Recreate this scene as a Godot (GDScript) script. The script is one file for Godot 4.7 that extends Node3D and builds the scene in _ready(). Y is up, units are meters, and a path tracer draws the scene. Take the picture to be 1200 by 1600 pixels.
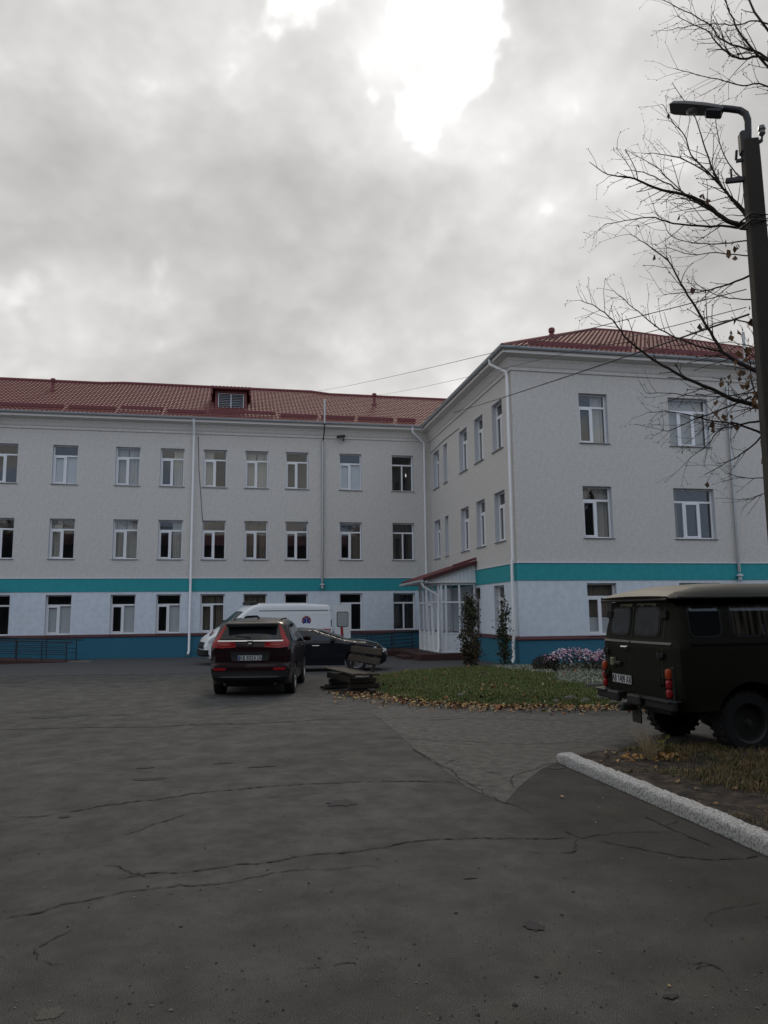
extends Node3D

# ------------------------------------------------------------------ camera model (photo pixel -> direction)
const FOC := 1169.66
const EYE := 1.70
const YAW := 0.19427
const PITCH := 0.1325
const ROLL := -0.01022
const SLOPE := 0.0072
const ZM := -35.64     # main facade
const ZW := -24.22     # wing front
const XS := 9.40       # wing side wall

var cam_basis: Basis
var und := FastNoiseLite.new()
var rng := RandomNumberGenerator.new()
var M := {}
var names := {}

func ray(u: float, v: float) -> Vector3:
	return cam_basis * Vector3((u - 600.0) / FOC, -(v - 800.0) / FOC, -1.0)
func at_depth(u: float, v: float, d: float) -> Vector3:
	return Vector3(0, EYE, 0) + ray(u, v) * d
func at_z(u: float, v: float, z: float) -> Vector3:
	var r := ray(u, v)
	return Vector3(0, EYE, 0) + r * (z / r.z)
func on_ground(u: float, v: float) -> Vector3:
	var r := ray(u, v)
	var t := EYE / (SLOPE * r.z - r.y)
	var p := Vector3(0, EYE, 0) + r * t
	p.y = gy(p.x, p.z)
	return p
func gy(x: float, z: float) -> float:
	return SLOPE * z + 0.012 * und.get_noise_2d(x, z)

# ------------------------------------------------------------------ mesh builder
class MB:
	var v := PackedVector3Array()
	var n := PackedVector3Array()
	var uv := PackedVector2Array()
	var uv2 := PackedVector2Array()
	var col := PackedColorArray()
	func tri(a: Vector3, b: Vector3, c: Vector3) -> void:
		var nn := (b - a).cross(c - a)
		if nn.length_squared() < 1e-16: return
		nn = nn.normalized()
		v.append(a); v.append(c); v.append(b)
		n.append(nn); n.append(nn); n.append(nn)
	func trin(a: Vector3, b: Vector3, c: Vector3, na: Vector3, nb: Vector3, nc: Vector3) -> void:
		v.append(a); v.append(c); v.append(b)
		n.append(na); n.append(nc); n.append(nb)
	func quad(a: Vector3, b: Vector3, c: Vector3, d: Vector3) -> void:
		tri(a, b, c); tri(a, c, d)
	func box(c: Vector3, s: Vector3, b := Basis.IDENTITY) -> void:
		cbox(c, s, 0.0, b)
	func cbox(c: Vector3, s: Vector3, ch := 0.005, b := Basis.IDENTITY) -> void:
		var h := s * 0.5
		if ch <= 0.0:
			var p := []
			for i in 8: p.append(c + b * Vector3(h.x if i & 1 else -h.x, h.y if i & 2 else -h.y, h.z if i & 4 else -h.z))
			quad(p[4], p[5], p[7], p[6]); quad(p[1], p[0], p[2], p[3])
			quad(p[5], p[1], p[3], p[7]); quad(p[0], p[4], p[6], p[2])
			quad(p[6], p[7], p[3], p[2]); quad(p[0], p[1], p[5], p[4])
			return
		ch = minf(ch, minf(h.x, minf(h.y, h.z)) * 0.9)
		var q := []   # q[i][axis] = corner i pulled onto the face across axis
		for i in 8:
			var sg := Vector3(1 if i & 1 else -1, 1 if i & 2 else -1, 1 if i & 4 else -1)
			var e := []
			for ax in 3:
				var w := Vector3(h.x - ch, h.y - ch, h.z - ch)
				w[ax] = h[ax]
				e.append(c + b * (w * sg))
			q.append(e)
		var F := [[2, 4, 5, 7, 6], [2, 1, 0, 2, 3], [0, 5, 1, 3, 7], [0, 0, 4, 6, 2], [1, 6, 7, 3, 2], [1, 0, 1, 5, 4]]
		for f in F: quad(q[f[1]][f[0]], q[f[2]][f[0]], q[f[3]][f[0]], q[f[4]][f[0]])
		for ax in 3:
			var a1 := (ax + 1) % 3
			var a2 := (ax + 2) % 3
			for k in 4:
				var i0 := (1 << a1) * (k & 1) + (1 << a2) * (k >> 1)
				var i1 := i0 + (1 << ax)
				out_quad(q[i0][a1], q[i1][a1], q[i1][a2], q[i0][a2], c)
		for i in 8: out_tri(q[i][0], q[i][1], q[i][2], c)
	func out_tri(a: Vector3, b: Vector3, c: Vector3, o: Vector3) -> void:
		if (b - a).cross(c - a).dot(a - o) < 0: tri(a, c, b)
		else: tri(a, b, c)
	func out_quad(a: Vector3, b: Vector3, c: Vector3, d: Vector3, o: Vector3) -> void:
		if (b - a).cross(c - a).dot(a - o) < 0: quad(d, c, b, a)
		else: quad(a, b, c, d)
	func bar(a: Vector3, b: Vector3, w: float, h: float, up := Vector3.UP, ch := 0.0) -> void:
		var x := (b - a)
		var l := x.length()
		x = x / l
		var z := x.cross(up).normalized()
		var y := z.cross(x)
		cbox((a + b) * 0.5, Vector3(l, h, w), ch, Basis(x, y, z))
	func tube(path: Array, rad: Array, sides := 6, caps := true) -> void:
		var rings := []
		var dirs := []
		var m := path.size()
		var t: Vector3 = (path[1] - path[0]).normalized()
		var up := Vector3.UP if absf(t.y) < 0.9 else Vector3.RIGHT
		var x := t.cross(up).normalized()
		for i in m:
			var tt: Vector3
			if i == 0: tt = path[1] - path[0]
			elif i == m - 1: tt = path[m - 1] - path[m - 2]
			else: tt = (path[i + 1] - path[i]).normalized() + (path[i] - path[i - 1]).normalized()
			tt = tt.normalized()
			x = (x - tt * x.dot(tt)).normalized()
			var y := tt.cross(x)
			var r: float = rad[mini(i, rad.size() - 1)]
			var rg := []
			var dg := []
			for k in sides:
				var a := TAU * k / sides
				var d := x * cos(a) + y * sin(a)
				dg.append(d); rg.append(path[i] + d * r)
			rings.append(rg); dirs.append(dg)
		for i in m - 1:
			for k in sides:
				var k2 := (k + 1) % sides
				trin(rings[i][k], rings[i][k2], rings[i + 1][k2], dirs[i][k], dirs[i][k2], dirs[i + 1][k2])
				trin(rings[i][k], rings[i + 1][k2], rings[i + 1][k], dirs[i][k], dirs[i + 1][k2], dirs[i + 1][k])
		if caps:
			for k in range(1, sides - 1):
				tri(rings[0][0], rings[0][k + 1], rings[0][k])
				tri(rings[m - 1][0], rings[m - 1][k], rings[m - 1][k + 1])
	func lathe(prof: Array, seg: int, xf := Transform3D.IDENTITY) -> void:   # profile (r, y) round local y
		for i in prof.size() - 1:
			var a: Vector2 = prof[i]
			var b: Vector2 = prof[i + 1]
			var nd := Vector2(b.y - a.y, -(b.x - a.x)).normalized()
			for k in seg:
				var p := []
				for kk in [k, k + 1]:
					var an: float = TAU * kk / seg
					p.append(Vector3(cos(an), 0, sin(an)))
				var q := [xf * Vector3(p[0].x * a.x, a.y, p[0].z * a.x), xf * Vector3(p[1].x * a.x, a.y, p[1].z * a.x), xf * Vector3(p[1].x * b.x, b.y, p[1].z * b.x), xf * Vector3(p[0].x * b.x, b.y, p[0].z * b.x)]
				var n0 := (xf.basis * Vector3(p[0].x * nd.x, nd.y, p[0].z * nd.x)).normalized()
				var n1 := (xf.basis * Vector3(p[1].x * nd.x, nd.y, p[1].z * nd.x)).normalized()
				if a.x > 1e-5: trin(q[0], q[2], q[1], n0, n1, n1)
				if b.x > 1e-5: trin(q[0], q[3], q[2], n0, n0, n1)
	func prism(poly: PackedVector2Array, z0: float, z1: float, xf := Transform3D.IDENTITY) -> void:
		if Geometry2D.is_polygon_clockwise(poly):
			poly = poly.duplicate(); poly.reverse()
		var ix := Geometry2D.triangulate_polygon(poly)
		for i in range(0, ix.size(), 3):
			var a := poly[ix[i]]
			var b := poly[ix[i + 1]]
			var c := poly[ix[i + 2]]
			if (b - a).cross(c - a) < 0:
				var t := b
				b = c; c = t
			tri(xf * Vector3(a.x, a.y, z1), xf * Vector3(b.x, b.y, z1), xf * Vector3(c.x, c.y, z1))
			tri(xf * Vector3(a.x, a.y, z0), xf * Vector3(c.x, c.y, z0), xf * Vector3(b.x, b.y, z0))
		for i in poly.size():
			var a := poly[i]
			var b := poly[(i + 1) % poly.size()]
			quad(xf * Vector3(a.x, a.y, z0), xf * Vector3(b.x, b.y, z0), xf * Vector3(b.x, b.y, z1), xf * Vector3(a.x, a.y, z1))
	func smooth(deg := 40.0) -> void:
		var d := {}
		var cs := cos(deg_to_rad(deg))
		for i in v.size():
			var k := Vector3i((v[i] * 2000.0).round())
			if not d.has(k): d[k] = []
			d[k].append(i)
		var nn := n.duplicate()
		for k in d:
			var l: Array = d[k]
			for i in l:
				var s := Vector3.ZERO
				for j in l:
					if n[i].dot(n[j]) > cs: s += n[j]
				nn[i] = s.normalized()
		n = nn
	func mesh() -> ArrayMesh:
		var a := []
		a.resize(Mesh.ARRAY_MAX)
		a[Mesh.ARRAY_VERTEX] = v
		a[Mesh.ARRAY_NORMAL] = n
		if uv.size() == v.size(): a[Mesh.ARRAY_TEX_UV] = uv
		if uv2.size() == v.size(): a[Mesh.ARRAY_TEX_UV2] = uv2
		if col.size() == v.size(): a[Mesh.ARRAY_COLOR] = col
		var m := ArrayMesh.new()
		if v.size() > 0: m.add_surface_from_arrays(Mesh.PRIMITIVE_TRIANGLES, a)
		return m

# ------------------------------------------------------------------ nodes
func numbered(called: String) -> String:
	if not names.has(called):
		names[called] = 0
		return called
	names[called] += 1
	return "%s_%03d" % [called, names[called]]
func part(called: String, shape, m: Material, parent: Node3D) -> MeshInstance3D:
	var o := MeshInstance3D.new()
	o.mesh = shape.mesh() if shape is MB else shape
	o.material_override = m
	o.name = called
	parent.add_child(o, true)
	return o
func thing(called: String, label: String, category: String, at := Vector3.ZERO, turn := 0.0, group := "") -> Node3D:
	var o := Node3D.new()
	o.name = numbered(called)
	add_child(o)
	o.position = at
	o.rotation.y = turn
	tag(o, label, category, group)
	return o
func tag(o: Node, label: String, category: String, group := "", kind := "") -> void:
	o.set_meta("label", label)
	o.set_meta("category", category)
	if group: o.set_meta("group", group)
	if kind: o.set_meta("kind", kind)
func single(called: String, shape, m: Material, label: String, category: String, group := "", kind := "") -> MeshInstance3D:
	var o := part(numbered(called), shape, m, self)
	tag(o, label, category, group, kind)
	return o
func structure(called: String, shape, m: Material) -> MeshInstance3D:
	var o := part(called, shape, m, self)
	o.set_meta("kind", "structure")
	return o

# ------------------------------------------------------------------ materials
func srgb(r: float, g: float, b: float) -> Color:
	return Color(r, g, b).linear_to_srgb()
func noise_tex(sd: int, freq: float, oct: int, lo: float, hi: float, size := 512, contrast := 1.0, mid := 0.5, gain := 0.5) -> ImageTexture:
	var f := FastNoiseLite.new()
	f.fractal_gain = gain
	f.seed = sd; f.frequency = freq; f.fractal_octaves = oct
	var im := f.get_seamless_image(size, size)
	im.convert(Image.FORMAT_L8)
	var d := im.get_data()
	var lut := PackedByteArray()
	for i in 256:
		var t := clampf((i / 255.0 - mid) * contrast + 0.5, 0, 1)
		lut.append(int(255.0 * lerpf(lo, hi, t)))
	for i in d.size(): d[i] = lut[d[i]]
	im = Image.create_from_data(size, size, false, Image.FORMAT_L8, d)
	im.generate_mipmaps()
	return ImageTexture.create_from_image(im)
func periodic(f: FastNoiseLite, n: int) -> Image:   # tileable without a seam of lower contrast
	var s := n / 4
	var m := n + s
	var src := f.get_image(m, m)
	src.convert(Image.FORMAT_L8)
	var d := src.get_data()
	for pass_ in 2:
		for k in s:
			var w := float(k) / s
			var nn := 1.0 / sqrt(w * w + (1 - w) * (1 - w))
			for j in m:
				var i0 := j * m + k if pass_ == 0 else k * m + j
				var i1 := j * m + k + n if pass_ == 0 else (k + n) * m + j
				d[i0] = clampi(int(128.0 + ((d[i0] - 128) * w + (d[i1] - 128) * (1 - w)) * nn), 0, 255)
	var out := Image.create_from_data(m, m, false, Image.FORMAT_L8, d)
	return out.get_region(Rect2i(0, 0, n, n))
func normal_tex(sd: int, freq: float, oct: int, strength: float, size := 512) -> ImageTexture:
	var f := FastNoiseLite.new()
	f.seed = sd; f.frequency = freq; f.fractal_octaves = oct
	var im := f.get_seamless_image(size, size)
	im.convert(Image.FORMAT_RGBA8)
	im.bump_map_to_normal_map(strength)
	return ImageTexture.create_from_image(im)
func mat(c: Color, rough := 0.8, metal := 0.0, tex: Texture2D = null, scale := 1.0, nrm: Texture2D = null, ns := 1.0) -> StandardMaterial3D:
	var m := StandardMaterial3D.new()
	m.albedo_color = c
	m.roughness = rough
	m.metallic = metal
	if tex or nrm:
		m.uv1_triplanar = true
		m.uv1_world_triplanar = true
		m.uv1_scale = Vector3.ONE * scale
	if tex: m.albedo_texture = tex
	if nrm:
		m.normal_enabled = true
		m.normal_texture = nrm
		m.normal_scale = ns
	return m
func paint(c: Color, rough := 0.35) -> StandardMaterial3D:
	var m := mat(c, rough, 0.0)
	m.clearcoat_enabled = true
	m.clearcoat = 0.45
	m.clearcoat_roughness = 0.08
	m.metallic_specular = 0.3
	return m
func glass(c: Color, a: float) -> StandardMaterial3D:
	var m := mat(Color(c.r, c.g, c.b, a), 0.02)
	m.transparency = BaseMaterial3D.TRANSPARENCY_ALPHA
	m.metallic_specular = 1.0
	return m
func make_materials() -> void:
	var blotch := noise_tex(3, 0.02, 6, 0.93, 1.0)
	var speck := noise_tex(4, 0.12, 4, 0.72, 1.0, 512, 1.6)
	var stuccon := normal_tex(5, 0.3, 3, 6.0, 1024)
	var grit := normal_tex(6, 0.15, 3, 7.0)
	M.wall = mat(srgb(0.745, 0.72, 0.69), 0.95, 0.0, blotch, 0.6, stuccon, 0.55)
	M.white_wall = mat(srgb(0.72, 0.79, 0.875), 0.9, 0.0, blotch, 0.31, stuccon, 0.12)
	M.teal = mat(srgb(0.034, 0.36, 0.40), 0.85, 0.0, blotch, 0.4, stuccon, 0.3)
	M.plinth = mat(srgb(0.032, 0.17, 0.26), 0.85, 0.0, blotch, 0.5, stuccon, 0.4)
	M.red_metal = mat(srgb(0.10, 0.022, 0.028), 0.45, 0.0, speck, 0.6)
	M.roof = mat(srgb(0.25, 0.082, 0.076), 0.65, 0.0, speck, 0.35)
	M.roof_dark = mat(srgb(0.155, 0.036, 0.042), 0.6)
	M.cornice = mat(srgb(0.745, 0.72, 0.69), 0.9, 0.0, blotch, 0.5, stuccon, 0.4)
	M.gutter = mat(srgb(0.47, 0.50, 0.54), 0.4, 0.3)
	M.soffit = mat(srgb(0.745, 0.72, 0.69), 0.8)
	M.galv = mat(srgb(0.60, 0.62, 0.64), 0.38, 0.7, speck, 3.0)
	M.pvc = mat(srgb(0.84, 0.85, 0.88), 0.35)
	M.reveal = mat(srgb(0.60, 0.62, 0.66), 0.8, 0.0, blotch, 1.0)
	M.pane = glass(srgb(0.04, 0.05, 0.06), 0.08)
	M.sill = mat(srgb(0.33, 0.33, 0.33), 0.5, 0.3)
	M.curtain = mat(srgb(0.55, 0.54, 0.50), 0.95)
	M.curtain.backlight = Color(0.3, 0.3, 0.28)
	M.curtain2 = mat(srgb(0.20, 0.175, 0.135), 0.95)
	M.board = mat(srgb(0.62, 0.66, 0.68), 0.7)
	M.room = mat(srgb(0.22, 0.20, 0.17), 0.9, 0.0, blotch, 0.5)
	M.black = mat(srgb(0.012, 0.012, 0.013), 0.6)
	M.rubber = mat(srgb(0.014, 0.014, 0.014), 0.85, 0.0, speck, 4.0)
	M.rim = mat(srgb(0.30, 0.30, 0.31), 0.35, 0.8)
	M.darkrim = mat(srgb(0.02, 0.021, 0.018), 0.6)
	M.chrome = mat(srgb(0.75, 0.75, 0.76), 0.12, 1.0)
	M.carglass = mat(srgb(0.012, 0.014, 0.016), 0.04)
	M.carglass.metallic_specular = 0.5
	M.redlamp = paint(srgb(0.27, 0.011, 0.016), 0.25)
	M.orangelamp = paint(srgb(0.36, 0.05, 0.014), 0.3)
	M.lamp = paint(srgb(0.55, 0.56, 0.58), 0.2)
	M.plate = mat(srgb(0.62, 0.63, 0.65), 0.45)
	M.letter = mat(srgb(0.01, 0.01, 0.012), 0.6)
	M.blue = mat(srgb(0.02, 0.04, 0.25), 0.5)
	M.orange = mat(srgb(0.50, 0.16, 0.04), 0.5)
	M.maroon = paint(srgb(0.014, 0.0045, 0.006), 0.3)
	M.navy = paint(srgb(0.010, 0.011, 0.016), 0.25)
	M.ambulance = paint(srgb(0.78, 0.80, 0.82), 0.35)
	M.redstripe = mat(srgb(0.33, 0.02, 0.025), 0.5)
	M.khaki = mat(srgb(0.020, 0.021, 0.0135), 0.6, 0.0, speck, 0.9)
	M.khaki.metallic_specular = 0.25
	M.khaki_roof = mat(srgb(0.036, 0.034, 0.024), 0.6, 0.0, blotch, 0.8)
	M.kerb = mat(srgb(0.52, 0.52, 0.52), 0.95, 0.0, noise_tex(9, 0.055, 5, 0.66, 1.0, 512, 3.2, 0.40), 1.1, grit, 1.0)
	M.concrete = mat(srgb(0.22, 0.21, 0.19), 0.95, 0.0, speck, 0.8, grit, 0.6)
	M.pole = mat(srgb(0.045, 0.038, 0.032), 0.95, 0.0, blotch, 1.0, grit, 0.6)
	M.darkstone = mat(srgb(0.17, 0.16, 0.15), 0.9, 0.0, speck, 2.0, grit, 0.8)
	M.step = mat(srgb(0.075, 0.030, 0.026), 0.85, 0.0, speck, 0.9)
	M.rail = mat(srgb(0.014, 0.016, 0.02), 0.5)
	M.bark = mat(srgb(0.045, 0.036, 0.030), 0.95, 0.0, speck, 2.5, grit, 0.8)
	M.paintline = mat(srgb(0.42, 0.42, 0.41), 0.9, 0.0, noise_tex(12, 0.06, 4, 0.45, 1.0, 256, 2.2), 0.8)
	M.crack = mat(srgb(0.016, 0.0145, 0.013), 1.0)
	M.stain = mat(srgb(0.045, 0.043, 0.046), 0.95, 0.0, speck, 1.5)
	M.palepatch = mat(srgb(0.12, 0.113, 0.10), 0.95, 0.0, speck, 1.5)
	M.wood = mat(srgb(0.085, 0.066, 0.047), 0.85, 0.0, noise_tex(14, 0.03, 5, 0.55, 1.0, 512, 2.0), 1.2, grit, 0.5)
	M.wood_dark = mat(srgb(0.04, 0.03, 0.022), 0.9, 0.0, speck, 1.5)
	M.soil = mat(srgb(0.075, 0.055, 0.04), 1.0, 0.0, noise_tex(15, 0.02, 5, 0.4, 1.0, 512, 1.8), 0.5, grit, 1.0)
	M.vc = StandardMaterial3D.new()
	M.vc.vertex_color_use_as_albedo = true
	M.vc.roughness = 0.85
	M.leaf = StandardMaterial3D.new()
	M.leaf.vertex_color_use_as_albedo = true
	M.leaf.roughness = 0.75
	M.leaf.cull_mode = BaseMaterial3D.CULL_DISABLED
	M.leaf.backlight = Color(0.25, 0.25, 0.15)
	# asphalt: fine stones on UV, broad patches on UV2 and in the vertex colours
	var a := StandardMaterial3D.new()
	a.vertex_color_use_as_albedo = true
	a.roughness = 0.93
	var gf := FastNoiseLite.new()
	gf.seed = 21; gf.frequency = 0.2; gf.fractal_octaves = 4; gf.fractal_gain = 0.6
	var gi := periodic(gf, 1024)
	var gd := gi.get_data()
	for i in gd.size(): gd[i] = int(255.0 * lerpf(0.50, 1.0, clampf((gd[i] / 255.0 - 0.5) * 2.4 + 0.5, 0, 1)))
	var ga := Image.create_from_data(1024, 1024, false, Image.FORMAT_L8, gd)
	ga.generate_mipmaps()
	a.albedo_texture = ImageTexture.create_from_image(ga)
	gi.convert(Image.FORMAT_RGBA8)
	gi.bump_map_to_normal_map(7.0)
	a.normal_enabled = true
	a.normal_texture = ImageTexture.create_from_image(gi)
	a.normal_scale = 0.9
	a.detail_enabled = true
	a.detail_blend_mode = BaseMaterial3D.BLEND_MODE_MUL
	a.detail_uv_layer = BaseMaterial3D.DETAIL_UV_2
	a.detail_albedo = noise_tex(23, 0.045, 7, 0.72, 1.0, 2048, 1.7, 0.5, 0.75)
	M.asphalt = a

# ------------------------------------------------------------------ sky
func make_sky() -> PanoramaSkyMaterial:
	var w := 2048
	var h := 1024
	var big := FastNoiseLite.new()
	big.seed = 31; big.frequency = 1.5; big.fractal_octaves = 3
	var mid := FastNoiseLite.new()
	mid.seed = 12; mid.frequency = 3.4; mid.fractal_octaves = 6; mid.fractal_gain = 0.52
	var fine := FastNoiseLite.new()
	fine.seed = 57; fine.frequency = 11.0; fine.fractal_octaves = 5; fine.fractal_gain = 0.55
	# breaks in the cloud where the photograph shows them: pixel, angular size, strength
	var gaps := []
	for g in [[712, 15, 3.3, 1.0], [722, 115, 2.7, 0.95], [648, 176, 2.2, 0.85], [770, 60, 2.0, 0.75], [455, 8, 2.6, 0.75], [240, 408, 1.6, 0.55], [20, 462, 2.0, 0.6], [60, 575, 1.8, 0.5], [580, 166, 1.6, 0.6]]:
		gaps.append([ray(g[0], g[1]).normalized(), deg_to_rad(g[2]), g[3]])
	var sun := ray(712, 70).normalized()
	var buf := PackedFloat32Array()
	buf.resize(w * h * 3)
	var half := h / 2
	for j in h:
		var el := PI * (0.5 - (j + 0.5) / h)
		var sy := sin(el)
		var cy := cos(el)
		for i in w:
			var o := (j * w + i) * 3
			if j > half + 4:
				buf[o] = 0.10; buf[o + 1] = 0.095; buf[o + 2] = 0.09
				continue
			var an := TAU * (i + 0.5) / w
			var dx := sin(an) * cy
			var dz := -cos(an) * cy
			var g0 := big.get_noise_3d(dx, sy * 1.4, dz)
			var q := mid.get_noise_3d(dx + 0.10 * g0, sy * 1.5, dz)
			var f := fine.get_noise_3d(dx, sy * 1.4 + 0.06 * q, dz)
			var d := g0 * 0.55 + q * 0.75 + f * 0.12      # above zero: thin, below: thick cloud
			var lum := 0.525 + 0.28 * d + 0.06 * f * (1.0 + 2.0 * d)
			# light through the cloud grows towards the sun; away from it the cloud is lit from the front
			var cs := dx * sun.x + sy * sun.y + dz * sun.z
			var toward := exp((cs - 1.0) * 9.0)
			lum += 0.09 * toward + 0.20 * exp((cs - 1.0) * 70.0) * (0.7 + q)
			lum += 0.14 * smoothstep(0.3, -0.5, cs)
			var hz := clampf(1.0 - sy * 3.2, 0, 1)
			lum = lerpf(lum, 0.545 + 0.08 * q, hz * 0.4)
			# the cover breaks up behind the viewer, where the windows mirror blue
			var thr := lerpf(0.50, -0.22, smoothstep(-0.3, 0.3, dz))
			var open := smoothstep(thr, thr + 0.3, d)
			if cs > 0.6:
				for g in gaps:
					var gd: Vector3 = g[0]
					var co := gd.x * dx + gd.y * sy + gd.z * dz
					if co > 0.96:
						var ang := acos(minf(co, 1.0)) / float(g[1])
						var e := exp(-ang * ang) * float(g[2]) * 1.3 + 0.8 * q + 0.9 * f - 0.55
						open = maxf(open, smoothstep(-0.08, 0.8, e) * float(g[2]))
			lum = clampf(lum, 0.36, 1.1)
			var edge := lum + open * (0.25 + 0.75 * toward * toward)
			var deep := smoothstep(0.6, 1.0, open) * (1.0 - smoothstep(0.35, 0.75, toward)) * 0.8
			buf[o] = lerpf(edge, 0.38, deep)
			buf[o + 1] = lerpf(edge * 0.985, 0.53, deep)
			buf[o + 2] = lerpf(edge * lerpf(0.968, 0.93, hz), 0.76, deep)
	var im := Image.create_from_data(w, h, false, Image.FORMAT_RGBF, buf.to_byte_array())
	var s := PanoramaSkyMaterial.new()
	s.panorama = ImageTexture.create_from_image(im)
	return s

func _ready() -> void:
	und.seed = 8; und.frequency = 0.32; und.fractal_octaves = 3
	rng.seed = 2024
	# --- camera
	var cam := Camera3D.new()
	cam.name = "camera"
	add_child(cam)
	cam.position = Vector3(0, EYE, 0)
	cam.rotation = Vector3(PITCH, -YAW, ROLL)
	cam.fov = rad_to_deg(2.0 * atan(800.0 / FOC))
	cam.near = 0.05
	cam.far = 900.0
	cam.current = true
	cam_basis = cam.transform.basis
	# --- sky, exposure
	var we := WorldEnvironment.new()
	we.name = "environment"
	var env := Environment.new()
	env.background_mode = Environment.BG_SKY
	env.sky = Sky.new()
	env.sky.sky_material = make_sky()
	env.tonemap_mode = Environment.TONE_MAPPER_LINEAR
	env.tonemap_exposure = 1.15
	env.sdfgi_enabled = true
	env.ssao_enabled = true
	env.ssil_enabled = true
	we.environment = env
	add_child(we)
	# --- sun behind thin cloud, ahead of the camera
	var sun := DirectionalLight3D.new()
	sun.name = "sun"
	add_child(sun)
	sun.look_at_from_position(Vector3.ZERO, -ray(705, 85), Vector3.UP)
	sun.light_energy = 0.22
	sun.light_angular_distance = 14.0
	sun.light_color = Color(1.0, 0.95, 0.87)
	sun.shadow_enabled = true
	make_materials()
	print("materials")
	build_ground()
	print("ground")
	build_hospital()
	print("hospital")
	build_porch()
	build_ramps()
	build_vehicles()
	print("vehicles")
	build_bench()
	build_pole_and_tree()
	print("tree")
	build_garden()
	build_verge()
	build_behind()
	print("done")

# ------------------------------------------------------------------ ground
func asphalt_color(x: float, z: float, tone: FastNoiseLite) -> Color:
	var t := tone.get_noise_2d(x, z)
	var s := tone.get_noise_2d(x * 3.1 + 40, z * 3.1)
	var c := Color(0.192, 0.188, 0.179) * (1.0 + 0.13 * t + 0.05 * s)
	var brown := smoothstep(0.05, 0.45, tone.get_noise_2d(x * 0.7 - 60, z * 0.7 + 9))
	c = c.lerp(Color(0.132, 0.118, 0.104), 0.35 * brown)
	# damp soil washed off the verge lies against the kerb
	var k := smoothstep(1.7, 0.1, absf(x - 3.4) + 0.6 * s + 0.4 * t) * smoothstep(-9.6, -8.2, z + t) * (1.0 if x < 3.9 else 0.0)
	c = c.lerp(Color(0.060, 0.052, 0.044), 0.85 * k)
	c.a = 1.0
	return c
func sheet(poly: PackedVector2Array, lift: float, step := 0.25, uvs := false) -> MB:   # follows the ground; polygon in (x, z)
	var mb := MB.new()
	var r := Rect2(poly[0], Vector2.ZERO)
	for p in poly: r = r.expand(p)
	var y := r.position.y
	while y < r.end.y:
		var x := r.position.x
		while x < r.end.x:
			var cell := PackedVector2Array([Vector2(x, y), Vector2(x + step, y), Vector2(x + step, y + step), Vector2(x, y + step)])
			for pp in Geometry2D.intersect_polygons(cell, poly):
				var ix := Geometry2D.triangulate_polygon(pp)
				for i in range(0, ix.size(), 3):
					var q := []
					for k in 3:
						var p := pp[ix[i + k]]
						q.append(Vector3(p.x, gy(p.x, p.y) + lift, p.y))
					if (q[1] - q[0]).cross(q[2] - q[0]).y < 0: q.reverse()
					mb.tri(q[0], q[1], q[2])
			x += step
		y += step
	mb.smooth(60)
	return mb
func ribbon(mb: MB, pts: Array, w0: float, w1: float, lift: float, jag := 0.35) -> void:
	var fine := []
	for i in pts.size() - 1:
		var a: Vector3 = pts[i]
		var b: Vector3 = pts[i + 1]
		var m := maxi(1, int(a.distance_to(b) / 0.03))
		for k in m: fine.append(a.lerp(b, float(k) / m))
	fine.append(pts[-1])
	var off := 0.0
	var L := []
	var R := []
	for i in fine.size():
		var p: Vector3 = fine[i]
		var d: Vector3 = (fine[mini(i + 1, fine.size() - 1)] - fine[maxi(i - 1, 0)])
		d.y = 0
		d = d.normalized()
		var s := Vector3(-d.z, 0, d.x)
		off = off * 0.9 + rng.randf_range(-1, 1) * jag * 0.020
		var t := float(i) / (fine.size() - 1)
		var w := lerpf(w0, w1, t) * (rng.randf_range(0.15, 1.0) + (rng.randf() if rng.randf() < 0.18 else 0.0)) * minf(1.0, minf(t, 1 - t) * 14 + 0.12)
		var c := p + s * (off + rng.randf_range(-1, 1) * jag * 0.012)
		var l := c - s * w * 0.5
		var r := c + s * w * 0.5
		l.y = gy(l.x, l.z) + lift
		r.y = gy(r.x, r.z) + lift
		L.append(l); R.append(r)
	for i in fine.size() - 1:
		mb.quad(L[i], L[i + 1], R[i + 1], R[i])
func blob(c: Vector3, rx: float, rz: float, lift: float, sd: int, rough := 0.35) -> MB:
	var f := FastNoiseLite.new()
	f.seed = sd; f.frequency = 0.9
	var mb := MB.new()
	var m := 46
	var ring := []
	for i in m:
		var a := TAU * i / m
		var k := 1.0 + rough * 0.8 * f.get_noise_2d(cos(a) * 1.2, sin(a) * 1.2) + rough * 0.35 * rng.randf_range(-1, 1)
		var p := c + Vector3(cos(a) * rx * k, 0, sin(a) * rz * k)
		p.y = gy(p.x, p.z) + lift
		ring.append(p)
	var cc := Vector3(c.x, gy(c.x, c.z) + lift, c.z)
	for i in m: mb.tri(cc, ring[(i + 1) % m], ring[i])
	return mb

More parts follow.
